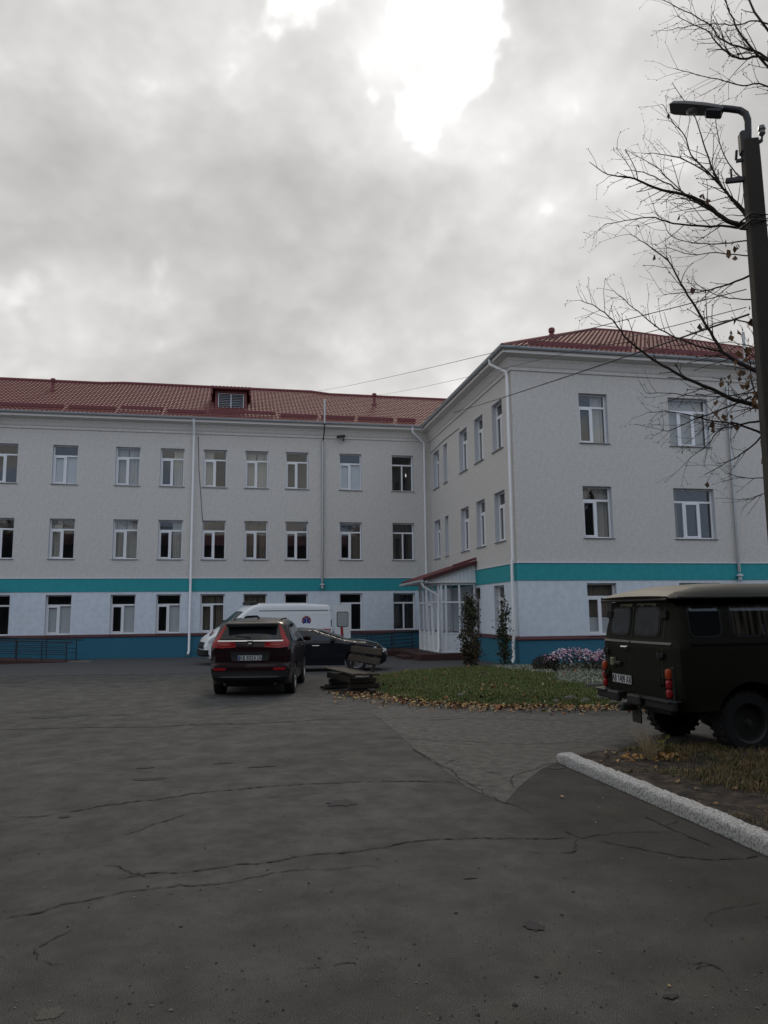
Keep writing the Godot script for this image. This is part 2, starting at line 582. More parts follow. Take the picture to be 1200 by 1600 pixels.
func build_ground() -> void:
	var far := MB.new()
	var fy := func(z: float) -> float: return SLOPE * z - 0.07
	far.quad(Vector3(-400, fy.call(200), 200), Vector3(400, fy.call(200), 200), Vector3(400, fy.call(-400), -400), Vector3(-400, fy.call(-400), -400))
	structure("ground", far, M.soil)
	# asphalt yard
	var tone := FastNoiseLite.new()
	tone.seed = 77; tone.frequency = 0.16; tone.fractal_octaves = 5
	var mb := MB.new()
	var st := 0.2
	var x0 := -18.0
	var z0 := -36.0
	var nx := 190
	var nz := 240
	var P := []
	var N := []
	var C := []
	for j in nz + 1:
		var rp := PackedVector3Array()
		var rn := PackedVector3Array()
		var rc := PackedColorArray()
		for i in nx + 1:
			var x := x0 + i * st
			var z := z0 + j * st
			rp.append(Vector3(x, gy(x, z), z))
			rn.append(Vector3(-(gy(x + 0.1, z) - gy(x - 0.1, z)) * 5, 1, -(gy(x, z + 0.1) - gy(x, z - 0.1)) * 5).normalized())
			rc.append(asphalt_color(x, z, tone))
		P.append(rp); N.append(rn); C.append(rc)
	for j in nz:
		for i in nx:
			for t in [[0, 0, 0, 1, 1, 1], [0, 0, 1, 1, 1, 0]]:
				var a := [P[j + t[1]][i + t[0]], P[j + t[3]][i + t[2]], P[j + t[5]][i + t[4]]]
				mb.trin(a[0], a[1], a[2], N[j + t[1]][i + t[0]], N[j + t[3]][i + t[2]], N[j + t[5]][i + t[4]])
				for q in [[0, a[0]], [2, a[2]], [1, a[1]]]:
					var w: Vector3 = q[1]
					mb.uv.append(Vector2(w.x, w.z) / 1.3)
					mb.uv2.append(Vector2(w.x + 20.0, w.z + 37.0) / 60.0)
				mb.col.append(C[j + t[1]][i + t[0]]); mb.col.append(C[j + t[5]][i + t[4]]); mb.col.append(C[j + t[3]][i + t[2]])
	var yard := structure("asphalt_yard", mb, M.asphalt)
	# darker, newer strip along the building
	structure("pavement", sheet(PackedVector2Array([Vector2(-18, -25.9), Vector2(-7, -25.9), Vector2(-1.5, -25.15), Vector2(5.5, -24.45), Vector2(9.3, -24.2), Vector2(9.35, -35.6), Vector2(-18, -35.6)]), 0.004, 0.5), mat(srgb(0.085, 0.086, 0.090), 0.93, 0.0, noise_tex(41, 0.05, 5, 0.7, 1.0, 512, 1.5), 0.35))
	var pp := PackedVector2Array()
	for q in [[572, 1112], [600, 1128], [645, 1170], [690, 1198], [730, 1228], [790, 1254], [812, 1230], [846, 1203], [880, 1188], [960, 1175], [1060, 1168], [1080, 1135], [960, 1122], [800, 1116], [680, 1110], [610, 1104]]:
		var g := on_ground(q[0] + rng.randf_range(-4, 4), q[1] + rng.randf_range(-2, 2))
		pp.append(Vector2(g.x, g.z))
	part("repaired_patch", sheet(pp, 0.003, 0.3), mat(srgb(0.100, 0.096, 0.090), 0.95, 0.0, noise_tex(43, 0.03, 7, 0.72, 1.0, 1024, 1.9, 0.5, 0.7), 0.16), yard)
	var line := MB.new()
	ribbon(line, [on_ground(-160, 1058), on_ground(0, 1056), on_ground(150, 1053.5), on_ground(295, 1051.5)], 0.10, 0.10, 0.010, 0.15)
	ribbon(line, [on_ground(607, 1046.5), on_ground(640, 1046), on_ground(690, 1046)], 0.14, 0.14, 0.010, 0.1)
	ribbon(line, [on_ground(705, 1046), on_ground(740, 1045.5), on_ground(778, 1045)], 0.14, 0.14, 0.010, 0.1)
	part("painted_line", line, M.paintline, yard)
	# cracks, traced from the photograph onto the ground
	for k in [
		[[0, 1279], [70, 1275], [110, 1268], [200, 1255], [260, 1248], [300, 1240], [400, 1230], [480, 1224], [600, 1220], [700, 1222], [735, 1226], [790, 1233], 0.022, 0.014],
		[[-60, 1290], [0, 1279], 0.02, 0.02],
		[[170, 1374], [235, 1368], [300, 1362], [400, 1350], [500, 1335], [600, 1325], [650, 1315], [700, 1311], [800, 1312], [905, 1311], 0.013, 0.016],
		[[163, 1353], [232, 1369], 0.012, 0.01],
		[[0, 1437], [50, 1427], [110, 1410], [190, 1395], [290, 1385], [380, 1378], [450, 1362], [600, 1352], 0.012, 0.006],
		[[190, 1307], [230, 1292], [290, 1272], 0.012, 0.012],
		[[645, 1170], [680, 1190], [720, 1218], [755, 1238], [790, 1255], [830, 1273], 0.03, 0.012],
		[[800, 1232], [810, 1212], [850, 1197], [872, 1192], 0.016, 0.012],
		[[880, 1300], [910, 1311], [960, 1303], [1050, 1300], 0.014, 0.008],
		[[930, 1315], [1000, 1325], [1080, 1342], [1160, 1345], [1190, 1336], 0.012, 0.02],
		[[1010, 1275], [1040, 1293], [1075, 1310], [1110, 1328], 0.022, 0.012],
		[[1040, 1293], [1055, 1285], [1062, 1280], 0.012, 0.008],
		[[55, 1480], [60, 1500], [75, 1510], [100, 1512], 0.006, 0.005],
		[[60, 1480], [100, 1460], [115, 1450], 0.005, 0.004],
		[[-20, 1142], [100, 1138], [220, 1137], [400, 1131], [520, 1124], [600, 1118], 0.035, 0.02],
		[[245, 1136], [300, 1132], [370, 1130], 0.03, 0.03],
		[[380, 1252], [470, 1241], [560, 1236], 0.007, 0.007],
		[[695, 1197], [703, 1187], [730, 1192], 0.014, 0.012],
		[[755, 1208], [785, 1210], 0.02, 0.02],
		[[820, 1330], [880, 1333], [905, 1330], 0.010, 0.010],
		[[903, 1312], [905, 1330], 0.008, 0.006],
		[[1080, 1505], [1095, 1500], [1120, 1503], [1143, 1515], 0.012, 0.010],
		[[1100, 1440], [1125, 1425], [1190, 1412], 0.006, 0.005],
		[[0, 1116], [60, 1112], [130, 1108], 0.03, 0.02],
		[[590, 1152], [700, 1158], [820, 1162], [930, 1160], 0.02, 0.02],
		[[500, 1126], [640, 1121], [800, 1124], [960, 1130], 0.02, 0.015],
	]:
		var pts := []
		for i in k.size() - 2: pts.append(on_ground(k[i][0], k[i][1]))
		var c := MB.new()
		ribbon(c, pts, k[-2] * 1.35, k[-1] * 1.35, 0.0055, 0.8)
		part("crack", c, M.crack, yard)
	# crumbled hollows and stains
	var sd := 0
	for k in [[235, 1217, 0.17, 0.07], [228, 1200, 0.10, 0.05], [535, 1254, 0.13, 0.12], [405, 1198, 0.16, 0.05], [835, 1447, 0.05, 0.06], [100, 1277, 0.05, 0.04], [1050, 1558, 0.04, 0.02], [735, 1373, 0.05, 0.012], [175, 1065, 0.25, 0.06], [177, 1073, 0.16, 0.08], [222, 1065, 0.28, 0.07], [185, 1118, 0.2, 0.06], [172, 1085, 0.12, 0.06], [22, 1067, 0.35, 0.06], [372, 1115, 0.15, 0.05], [690, 1125, 0.2, 0.07], [90, 1120, 0.5, 0.2], [350, 1193, 0.12, 0.03], [870, 1200, 0.1, 0.05]]:
		sd += 1
		part("stain", blob(on_ground(k[0], k[1]), k[2], k[3], 0.0055, sd, 0.6), M.stain, yard)
	# small pits and loose chips all over the old surface
	var pits := MB.new()
	var chips := MB.new()
	for i in 5200:
		var zz := -2.6 - 13.0 * pow(rng.randf(), 1.6)
		var xx := rng.randf_range(-0.75, 0.62) * (-zz) + 0.2 * -zz
		if xx > 3.55 and zz > -9.2: continue
		var pit := rng.randf() < 0.72
		var r := rng.randf_range(0.002, 0.0065) * (2.0 if rng.randf() < 0.1 else 1.0)
		var cc := Vector3(xx, gy(xx, zz) + 0.0035, zz)
		var ring := []
		for k in 6:
			var a := TAU * k / 6 + rng.randf_range(-0.3, 0.3)
			ring.append(cc + Vector3(cos(a) * r * rng.randf_range(0.5, 1.4), 0, sin(a) * r * rng.randf_range(0.5, 1.3)))
		if not pit: cc.y += r * 0.5
		for k in 6: (pits if pit else chips).tri(cc, ring[(k + 1) % 6], ring[k])
	part("pits", pits, M.crack, yard).set_meta("kind", "stuff")
	part("chips", chips, mat(srgb(0.20, 0.19, 0.175), 0.95), yard).set_meta("kind", "stuff")
	part("worn_patch", blob(on_ground(78, 1584), 0.06, 0.055, 0.0025, 91, 0.45), M.palepatch, yard)
	for k in [[560, 1459, 0.035, 0.03, 7], [492, 1515, 0.035, 0.014, 9], [540, 1510, 0.055, 0.03, 11], [265, 1397, 0.02, 0.012, 13], [1110, 1512, 0.07, 0.03, 17]]:
		var rim := MB.new()
		var pts := []
		for i in 9:
			var a := PI * (0.05 + 0.95 * i / 8.0)
			pts.append(on_ground(k[0], k[1]) + Vector3(cos(a) * k[2], 0, -sin(a) * k[3]))
		ribbon(rim, pts, 0.012, 0.007, 0.004, 0.1)
		part("crack", rim, M.crack, yard)

# ------------------------------------------------------------------ hospital
func wall_sheet(mb: MB, o: Vector3, ux: Vector3, u0: float, u1: float, v0: float, v1: float, holes: Array) -> void:
	var us := [u0, u1]
	var vs := [v0, v1]
	for h in holes:
		for u in [h[0], h[1]]:
			if u > u0 and u < u1 and not us.has(u): us.append(u)
		for w in [h[2], h[3]]:
			if w > v0 and w < v1 and not vs.has(w): vs.append(w)
	us.sort(); vs.sort()
	for j in vs.size() - 1:
		for i in us.size() - 1:
			var cu: float = (us[i] + us[i + 1]) * 0.5
			var cv: float = (vs[j] + vs[j + 1]) * 0.5
			var hit := false
			for h in holes:
				if cu > h[0] and cu < h[1] and cv > h[2] and cv < h[3]: hit = true
			if hit: continue
			mb.quad(o + ux * us[i] + Vector3.UP * vs[j], o + ux * us[i + 1] + Vector3.UP * vs[j], o + ux * us[i + 1] + Vector3.UP * vs[j + 1], o + ux * us[i] + Vector3.UP * vs[j + 1])
func part_w(called: String, shape, m: Material, parent: Node3D) -> MeshInstance3D:   # shape given in world coordinates
	var o := part(called, shape, m, parent)
	o.position = -parent.position
	return o

var win_cache := {}
const REC := 0.17
func window_meshes(w: float, h: float, kind: String) -> Dictionary:
	var key := "%.2f_%.2f_%s" % [w, h, kind]
	if win_cache.has(key): return win_cache[key]
	var d := {}
	var f := MB.new()
	var b := 0.055
	var zc := -REC - 0.035
	var t := 0.07
	var ty := h * 0.735
	f.cbox(Vector3(-w / 2 + b / 2, h / 2, zc), Vector3(b, h, t), 0.006)
	f.cbox(Vector3(w / 2 - b / 2, h / 2, zc), Vector3(b, h, t), 0.006)
	f.cbox(Vector3(0, b / 2, zc), Vector3(w - 2 * b, b, t), 0.006)
	f.cbox(Vector3(0, h - b / 2, zc), Vector3(w - 2 * b, b, t), 0.006)
	f.cbox(Vector3(0, ty, zc), Vector3(w - 2 * b, 0.075, t), 0.006)
	var mull := [0.0]
	var sash := [0]
	if kind == "wide":
		mull = [-w * 0.21, w * 0.17]; sash = [1]
	elif kind == "narrow":
		mull = []; sash = [0]
	elif kind == "plain": sash = []
	var lo := b
	var hi := ty - 0.0375
	var xs := [-w / 2 + b]
	for m in mull:
		f.cbox(Vector3(m, (lo + hi) / 2, zc), Vector3(0.07, hi - lo, t), 0.006)
		xs.append(m)
	xs.append(w / 2 - b)
	for s in sash:
		var a: float = xs[s] + (0.035 if s > 0 else 0.0)
		var e: float = xs[s + 1] - (0.035 if s < xs.size() - 2 else 0.0)
		for q in [[a + 0.028, (lo + hi) / 2, 0.056, hi - lo], [e - 0.028, (lo + hi) / 2, 0.056, hi - lo], [(a + e) / 2, lo + 0.028, e - a - 0.112, 0.056], [(a + e) / 2, hi - 0.028, e - a - 0.112, 0.056]]:
			f.cbox(Vector3(q[0], q[1], zc + 0.018), Vector3(q[2], q[3], 0.06), 0.006)
	d.frame = f.mesh()
	d.panes = []
	var ps := [[-w / 2 + b, w / 2 - b, ty + 0.0375, h - b]]
	for i in xs.size() - 1: ps.append([xs[i], xs[i + 1], lo, hi])
	for q in ps:
		var p := MB.new()
		for pz in [zc + 0.004, zc - 0.016]: p.quad(Vector3(q[0], q[2], pz), Vector3(q[1], q[2], pz), Vector3(q[1], q[3], pz), Vector3(q[0], q[3], pz))
		d.panes.append(p.mesh())
	var s2 := MB.new()
	s2.cbox(Vector3(0, -0.012, -REC / 2 + 0.03), Vector3(w + 0.09, 0.024, REC + 0.06), 0.004)
	d.sill = s2.mesh()
	var r := MB.new()
	var z1 := -REC - 0.07
	r.quad(Vector3(-w / 2, 0, 0), Vector3(-w / 2, 0, z1), Vector3(-w / 2, h, z1), Vector3(-w / 2, h, 0))
	r.quad(Vector3(w / 2, 0, z1), Vector3(w / 2, 0, 0), Vector3(w / 2, h, 0), Vector3(w / 2, h, z1))
	r.quad(Vector3(-w / 2, h, 0), Vector3(-w / 2, h, z1), Vector3(w / 2, h, z1), Vector3(w / 2, h, 0))
	d.reveal = r.mesh()
	win_cache[key] = d
	return d
func drape(x0: float, x1: float, y0: float, y1: float, z: float, folds: float, amp: float) -> MB:
	var mb := MB.new()
	var m := 28
	var ph := rng.randf() * 6.0
	for i in m:
		var q := []
		for k in [i, i + 1]:
			var t := float(k) / m
			q.append(Vector3(lerpf(x0, x1, t), 0, z + amp * (sin(t * folds * TAU + ph) + 0.4 * sin(t * folds * 2.3 * TAU + ph * 2))))
		mb.quad(q[0] + Vector3(0, y0, 0), q[1] + Vector3(0, y0, 0), q[1] + Vector3(0, y1, 0), q[0] + Vector3(0, y1, 0))
	mb.smooth(60)
	return mb
func put_window(parent: Node3D, at: Vector3, turn: float, w: float, h: float, kind: String, dress: String) -> void:
	var d := window_meshes(w, h, kind)
	var o := part("window", d.frame, M.pvc, parent)
	o.position = at - parent.position
	o.rotation.y = turn
	for p in d.panes: part("pane", p, M.pane, o)
	part("sill", d.sill, M.sill, o)
	part("reveal", d.reveal, M.reveal, o)
	var z := -REC - 0.20
	var lo := 0.03
	var ty := h * 0.735
	match dress:
		"v":
			part("curtain", drape(-w / 2, -w * 0.02, lo, h, z, 4, 0.02), M.curtain, o)
			part("curtain", drape(w * 0.02, w / 2, lo, h, z, 4, 0.02), M.curtain, o)
		"d":
			part("curtain", drape(-w / 2, w * 0.1, lo, h, z, 5, 0.02), M.curtain2, o)
			part("curtain", drape(w * 0.14, w / 2, lo, h, z, 3, 0.02), M.curtain2, o)
		"l": part("curtain", drape(-w / 2, -w * 0.06, lo, h, z, 4, 0.02), M.curtain, o)
		"r": part("curtain", drape(w * 0.06, w / 2, lo, h, z, 4, 0.02), M.curtain, o)
		"R": part("curtain", drape(w * 0.06, w / 2, lo, h, z, 4, 0.02), M.curtain2, o)
		"f": part("curtain", drape(-w / 2, w / 2, lo, h, z, 7, 0.018), M.curtain, o)
		"b": part("blind_or_reflection", drape(-w / 2 + 0.04, w / 2 - 0.04, 0.02, ty, z + 0.10, 1, 0.003), M.board, o)
		"x": part("blind_or_reflection", drape(w * 0.02, w / 2 - 0.04, 0.02, ty, z + 0.10, 1, 0.003), M.board, o)
		"y": part("blind_or_reflection", drape(-w / 2 + 0.04, -w * 0.02, 0.02, ty, z + 0.10, 1, 0.003), M.board, o)
		"h":
			part("curtain", drape(-w / 2, w / 2, lo + h * 0.34, h, z, 9, 0.016), M.curtain2, o)
			part("blind_or_reflection", drape(-w / 2 + 0.04, w / 2 - 0.04, 0.02, h * 0.34, z + 0.08, 1, 0.003), M.board, o)
		"k":
			part("curtain", drape(-w / 2, -w * 0.3, lo, h, z, 2, 0.02), M.curtain2, o)

func tiles(mb: MB, p0: Vector3, ax: Vector3, up: Vector3, rise: float, rows: int, rowd: float, lim: Callable, top: Callable) -> void:
	# p0: eave origin, ax: along the eave, up: horizontal direction up the slope; lim(d)->[a0,a1]; top(a)->max d
	var nrm := (Vector3.UP - up * rise).normalized()
	var pit := 0.19
	var sub := 6
	for r in rows:
		var d0 := r * rowd
		var d1 := (r + 1) * rowd
		var l0: Array = lim.call(d0)
		var l1: Array = lim.call(d1)
		var a := minf(l0[0], l1[0])
		var e := maxf(l0[1], l1[1])
		var k0 := int(floor(a / pit * sub))
		var k1 := int(ceil(e / pit * sub))
		var pA: Vector3
		var pB: Vector3
		var pC: Vector3
		for k in range(k0, k1 + 1):
			var t := k * pit / sub
			var wv := sin(TAU * t / pit)
			var wave := 0.024 * (wv if wv > 0 else wv * 0.35)
			var t0 := clampf(t, l0[0], l0[1])
			var t1 := clampf(t, l1[0], l1[1])
			var h := float(top.call(t))
			var dd0 := minf(d0, h)
			var dd1 := minf(d1, h)
			var q0 := p0 + ax * t0 + up * dd0 + Vector3.UP * rise * dd0
			var q1 := p0 + ax * t1 + up * dd1 + Vector3.UP * rise * dd1
			var A := q0 + nrm * (wave + 0.034)
			var B := q1 + nrm * wave
			var C := q0 + nrm * (wave - 0.004)
			if k > k0:
				mb.quad(pA, A, B, pB)
				mb.quad(pC, C, A, pA)
			pA = A; pB = B; pC = C

func build_hospital() -> void:
	var H := thing("hospital_building", "three storey cream hospital with teal band, blue plinth and red tiled roof", "building", Vector3(9.4, SLOPE * -24.2, -35.64))
	var F := [[7.59, 9.39], [4.19, 6.01], [0.83, 2.59]]
	var cols := [-15.6, -13.0, -10.32, -7.76, -5.03, -3.05, -1.095, 0.84, 2.76, 5.36, 7.965]
	var dress := ["nvnbvrlvnbn", "nvnlvrndnRn", "nvnbxxddnnn"]  # right-hand top-floor b is a pale sheet painted as a blue sky reflection
	var WW := 1.085
	var holes := []
	for fi in 3:
		for ci in cols.size():
			var x: float = cols[ci]
			holes.append([x - WW / 2, x + WW / 2, F[fi][0], F[fi][1]])
			var kind := "plain" if ci == 10 else "std"
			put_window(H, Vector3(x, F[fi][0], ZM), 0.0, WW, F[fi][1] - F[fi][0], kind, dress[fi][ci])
	var XL := -22.0
	var XR := 24.4
	var up_holes := holes.filter(func(h): return h[2] > 3)
	var lo_holes := holes.filter(func(h): return h[2] < 3)
	# wing openings
	var fr := [[11.91, 13.01, "std"], [15.43, 17.06, "wide"], [20.2, 21.3, "std"]]
	var fd := ["rfn", "Ldn", "hhn"]
	fd[1] = "rkn"
	var wf_up := []
	var wf_lo := []
	for fi in 3:
		for i in fr.size():
			var q = fr[i]
			var hh := [q[0], q[1], F[fi][0], F[fi][1] + 0.02]
			(wf_up if fi < 2 else wf_lo).append(hh)
			put_window(H, Vector3((q[0] + q[1]) / 2, F[fi][0], ZW), 0.0, q[1] - q[0], F[fi][1] + 0.02 - F[fi][0], q[2], fd[fi][i])
	var sd := [[-26.38, -25.28, "std"], [-28.55, -27.49, "std"], [-30.68, -29.57, "std"], [-33.22, -32.6, "narrow"], [-35.1, -34.03, "std"]]
	var s_up := []
	var s_lo := []
	for fi in 2:
		for q in sd:
			s_up.append([q[0], q[1], F[fi][0], F[fi][1] + 0.02])
			put_window(H, Vector3(XS, F[fi][0], (q[0] + q[1]) / 2), -PI / 2, q[1] - q[0], F[fi][1] + 0.02 - F[fi][0], q[2], "n")
	for q in [[-26.7, -25.62], [-29.5, -28.32]]:
		s_lo.append([q[0], q[1], F[2][0], F[2][1] + 0.02])
		put_window(H, Vector3(XS, F[2][0], (q[0] + q[1]) / 2), -PI / 2, q[1] - q[0], F[2][1] + 0.02 - F[2][0], "std", "n")
	var oM := Vector3(0, 0, ZM)
	var oW := Vector3(0, 0, ZW)
	var oS := Vector3(XS, 0, 0)
	var wu := MB.new()
	wall_sheet(wu, oM, Vector3.RIGHT, XL, XS, 3.30, 10.5, up_holes)
	part_w("upper_wall", wu, M.wall, H)
	wu = MB.new()
	wall_sheet(wu, oW, Vector3.RIGHT, XS, XR, 3.30, 10.5, wf_up)
	part_w("upper_wall", wu, M.wall, H)
	wu = MB.new()
	wall_sheet(wu, oS, Vector3.BACK, ZM, ZW, 3.30, 10.5, s_up)
	part_w("upper_wall", wu, M.wall, H)
	wu = MB.new()
	wall_sheet(wu, oM, Vector3.RIGHT, XL, XS, 0.6, 3.30, lo_holes)
	part_w("lower_wall", wu, M.white_wall, H)
	wu = MB.new()
	wall_sheet(wu, oW, Vector3.RIGHT, XS, XR, 0.6, 3.30, wf_lo)
	part_w("lower_wall", wu, M.white_wall, H)
	wu = MB.new()
	wall_sheet(wu, oS, Vector3.BACK, ZM, ZW, 0.6, 3.30, s_lo)
	part_w("lower_wall", wu, M.white_wall, H)
	# other sides of the block, closed
	var back := MB.new()
	back.quad(Vector3(XL, -1, -47.5), Vector3(XL, -1, ZM), Vector3(XL, 10.5, ZM), Vector3(XL, 10.5, -47.5))
	back.quad(Vector3(XR, -1, -47.5), Vector3(XL, -1, -47.5), Vector3(XL, 10.5, -47.5), Vector3(XR, 10.5, -47.5))
	back.quad(Vector3(XR, -1, ZW), Vector3(XR, -1, -47.5), Vector3(XR, 10.5, -47.5), Vector3(XR, 10.5, ZW))
	part_w("outer_wall", back, M.wall, H)
	# band, ledge, plinth: swept round the two corners
	var sweep := func(called: String, prof: Array, m: Material) -> void:
		var mb := MB.new()
		for i in prof.size() - 1:
			var a: Vector2 = prof[i]
			var b: Vector2 = prof[i + 1]
			var pa := [Vector3(XL, a.y, ZM + a.x), Vector3(XS - a.x, a.y, ZM + a.x), Vector3(XS - a.x, a.y, ZW + a.x), Vector3(XR, a.y, ZW + a.x)]
			var pb := [Vector3(XL, b.y, ZM + b.x), Vector3(XS - b.x, b.y, ZM + b.x), Vector3(XS - b.x, b.y, ZW + b.x), Vector3(XR, b.y, ZW + b.x)]
			for k in 3: mb.quad(pa[k], pa[k + 1], pb[k + 1], pb[k])
		part_w(called, mb, m, H)
	sweep.call("teal_band", [Vector2(0, 2.71), Vector2(0.022, 2.715), Vector2(0.022, 3.295), Vector2(0, 3.30)], M.teal)
	sweep.call("band_flashing", [Vector2(0.0, 3.301), Vector2(0.045, 3.305), Vector2(0.045, 3.325), Vector2(0, 3.35)], M.reveal)
	sweep.call("red_ledge", [Vector2(0.03, 0.70), Vector2(0.09, 0.70), Vector2(0.09, 0.735), Vector2(0.0, 0.826)], M.red_metal)
	sweep.call("plinth", [Vector2(0.05, -0.9), Vector2(0.05, 0.735)], M.plinth)
	sweep.call("cornice", [Vector2(0, 10.10), Vector2(0.05, 10.12), Vector2(0.06, 10.22), Vector2(0.10, 10.27), Vector2(0.17, 10.42), Vector2(0.20, 10.46), Vector2(0.20, 10.53)], M.cornice)
	sweep.call("soffit", [Vector2(0.20, 10.53), Vector2(0.47, 10.60), Vector2(0.47, 10.77), Vector2(0.1, 10.79)], M.soffit)
	var gp := []
	for i in 9:
		var a := PI * i / 8.0
		gp.append(Vector2(0.545 - 0.07 * cos(a), 10.80 - 0.085 * sin(a)))
	gp.append(Vector2(0.625, 10.805)); gp.append(Vector2(0.61, 10.79))
	sweep.call("gutter", gp, M.gutter)
	# rooms behind the windows
	var slab := MB.new()
	for y in [-0.05, 3.32, 6.72, 10.02]:
		slab.box(Vector3((XL + XS) / 2, y, -38.7), Vector3(XS - XL - 0.1, 0.2, 5.5))
		slab.box(Vector3((XS + XR) / 2, y, -29.9), Vector3(XR - XS - 0.1, 0.2, 10.8))
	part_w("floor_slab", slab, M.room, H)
	var inner := MB.new()
	inner.box(Vector3((XL + XS) / 2, 5, -41.4), Vector3(XS - XL, 11, 0.1))
	inner.box(Vector3((XS + XR) / 2, 5, -35.4), Vector3(XR - XS - 0.2, 11, 0.1))
	for x in [-17.0, -11.7, -9.0, -6.4, -2.1, 1.8, 4.1, 6.7]: inner.box(Vector3(x, 5, -38.65), Vector3(0.1, 11, 5.4))
	inner.box(Vector3(9.52, 5, -38.6), Vector3(0.1, 11, 5.6))
	for x in [14.2, 18.6]: inner.box(Vector3(x, 5, -29.8), Vector3(0.1, 11, 10.6))
	for z in [-27.0, -29.1, -31.6, -33.6]: inner.box(Vector3(11.75, 5, z), Vector3(4.4, 11, 0.1))
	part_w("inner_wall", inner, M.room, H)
	# roofs
	var rise := 0.527
	var hmain := func(x: float) -> float:
		var k := smoothstep(-7.2, -6.3, x) * (1.0 - smoothstep(4.1, 4.9, x))
		return lerpf(6.12 if x < -2 else 5.95, 6.42, k)
	var ex := Vector3(0, 10.80, ZM + 0.52)
	var rm := MB.new()
	tiles(rm, ex, Vector3.RIGHT, Vector3.FORWARD, rise, 21, 0.31, func(d): return [XL - 0.4, 8.9 + minf(d, 7.0)], hmain)
	var roof := part_w("roof", rm, M.roof, H)
	var rp := MB.new()
	var wp := Vector3(0, 10.80, ZW + 0.52)
	tiles(rp, wp, Vector3.RIGHT, Vector3.FORWARD, rise, 24, 0.31, func(d): return [8.88 + minf(d, 7.25), 24.9 - minf(d, 7.25)], func(_x): return 7.25)
	var wroof := part_w("roof", rp, M.roof, H)
	rp = MB.new()
	tiles(rp, Vector3(8.88, 10.80, 0), Vector3.FORWARD, Vector3.RIGHT, rise, 24, 0.31, func(d): return [-ZW - 0.52 + minf(d, 7.25), 35.1 + minf(d, 7.0)], func(_x): return 7.25)
	part_w("roof", rp, M.roof, H)
	var plain := MB.new()
	var top := 10.80 + rise * 7.25
	plain.quad(Vector3(24.9, 10.8, ZW + 0.5), Vector3(24.9, 10.8, -48), Vector3(17.65, top, -40), Vector3(17.65, top, ZW + 0.52 - 7.25))
	plain.quad(Vector3(16.1, top, ZW + 0.52 - 7.25), Vector3(17.65, top, ZW + 0.52 - 7.25), Vector3(17.65, top, -41), Vector3(16.1, top, -41))
	plain.quad(Vector3(24.9, 10.8, -48), Vector3(XL, 10.8, -48), Vector3(XL, 13.95, -41.4), Vector3(17.65, 13.95, -41.4))
	plain.tri(Vector3(XL - 0.4, 10.8, ZM + 0.5), Vector3(XL - 0.4, 13.9, -41.4), Vector3(XL - 0.4, 10.8, -48))
	part_w("back_slope", plain, M.roof, H)
	var cap := []
	for x in [-22.4, -14.0, -7.3, -6.2, -1.0, 4.0, 5.0, 9.0, 14.5]:
		var hh := float(hmain.call(x))
		cap.append(Vector3(x, 10.83 + rise * hh, ZM + 0.52 - hh))
	var cp := MB.new()
	cp.tube(cap, [0.09], 8)
	part_w("ridge_cap", cp, M.roof_dark, H)
	cp = MB.new()
	cp.tube([Vector3(8.9, 10.83, ZW + 0.5), Vector3(16.13, top + 0.03, ZW + 0.52 - 7.25), Vector3(17.65, top + 0.03, ZW + 0.52 - 7.25), Vector3(24.9, 10.83, ZW + 0.5)], [0.08], 8)
	part_w("ridge_cap", cp, M.roof_dark, H)
	# snow guards
	for s in [[-12.6, -10.9], [-10.75, -7.95], [-7.75, -5.65], [-5.45, -3.55], [-3.35, -1.55], [-1.4, 1.7], [1.95, 3.75], [3.95, 5.6], [5.75, 7.55], [7.75, 8.7]]:
		var g := MB.new()
		var zz := ZM + 0.52 - 0.62
		var yy := 10.80 + rise * 0.62 + 0.03
		var lift := 0.05 if int(absf(s[0]) * 10) % 2 == 0 else 0.0
		g.cbox(Vector3((s[0] + s[1]) / 2, yy + 0.09 + lift, zz), Vector3(s[1] - s[0], 0.17, 0.025), 0.006)
		for k in 3:
			var bx: float = lerpf(s[0] + 0.1, s[1] - 0.1, k / 2.0)
			g.bar(Vector3(bx, yy + 0.15, zz), Vector3(bx, yy + 0.1, zz - 0.28), 0.03, 0.02)
		part_w("snow_guard", g, M.roof_dark, roof).position = Vector3.ZERO
	for s in [[10.1, 12.1], [11.95, 14.1], [14.6, 18.9], [19.1, 22.0]]:
		var g := MB.new()
		var zz := ZW + 0.52 - 0.6
		g.cbox(Vector3((s[0] + s[1]) / 2, 10.80 + rise * 0.6 + 0.11, zz - (0.05 if s[0] > 11 and s[0] < 12 else 0.0)), Vector3(s[1] - s[0], 0.17, 0.025), 0.006)
		part_w("snow_guard", g, M.roof_dark, wroof).position = Vector3.ZERO
	# dormer with louvres
	var dn := Node3D.new()
	dn.name = "dormer"
	H.add_child(dn)
	var dc := Vector3(-0.43, 12.2, -37.2)
	dn.position = dc - H.position
	var db := MB.new()
	for s in [-1, 1]: db.cbox(Vector3(s * 0.71, -0.05, -0.75), Vector3(0.14, 1.15, 1.7), 0.01)
	db.cbox(Vector3(0, -0.5, 0.02), Vector3(1.28, 0.26, 0.12), 0.01)
	db.cbox(Vector3(0, 0.47, 0.02), Vector3(1.28, 0.14, 0.12), 0.01)
	part("cheek", db, M.roof_dark, dn)
	var dr := MB.new()
	for k in 11:
		dr.cbox(Vector3(-0.9 + k * 0.18, 0.67 - 0.0, -0.75), Vector3(0.10, 0.03, 2.3), 0.01)
	dr.cbox(Vector3(0, 0.60, -0.75), Vector3(1.95, 0.10, 2.3), 0.015)
	for s in [-1, 1]: dr.cbox(Vector3(s * 0.93, 0.42, -0.7), Vector3(0.09, 0.30, 2.1), 0.01)
	part("dormer_roof", dr, M.roof_dark, dn)
	var lf := MB.new()
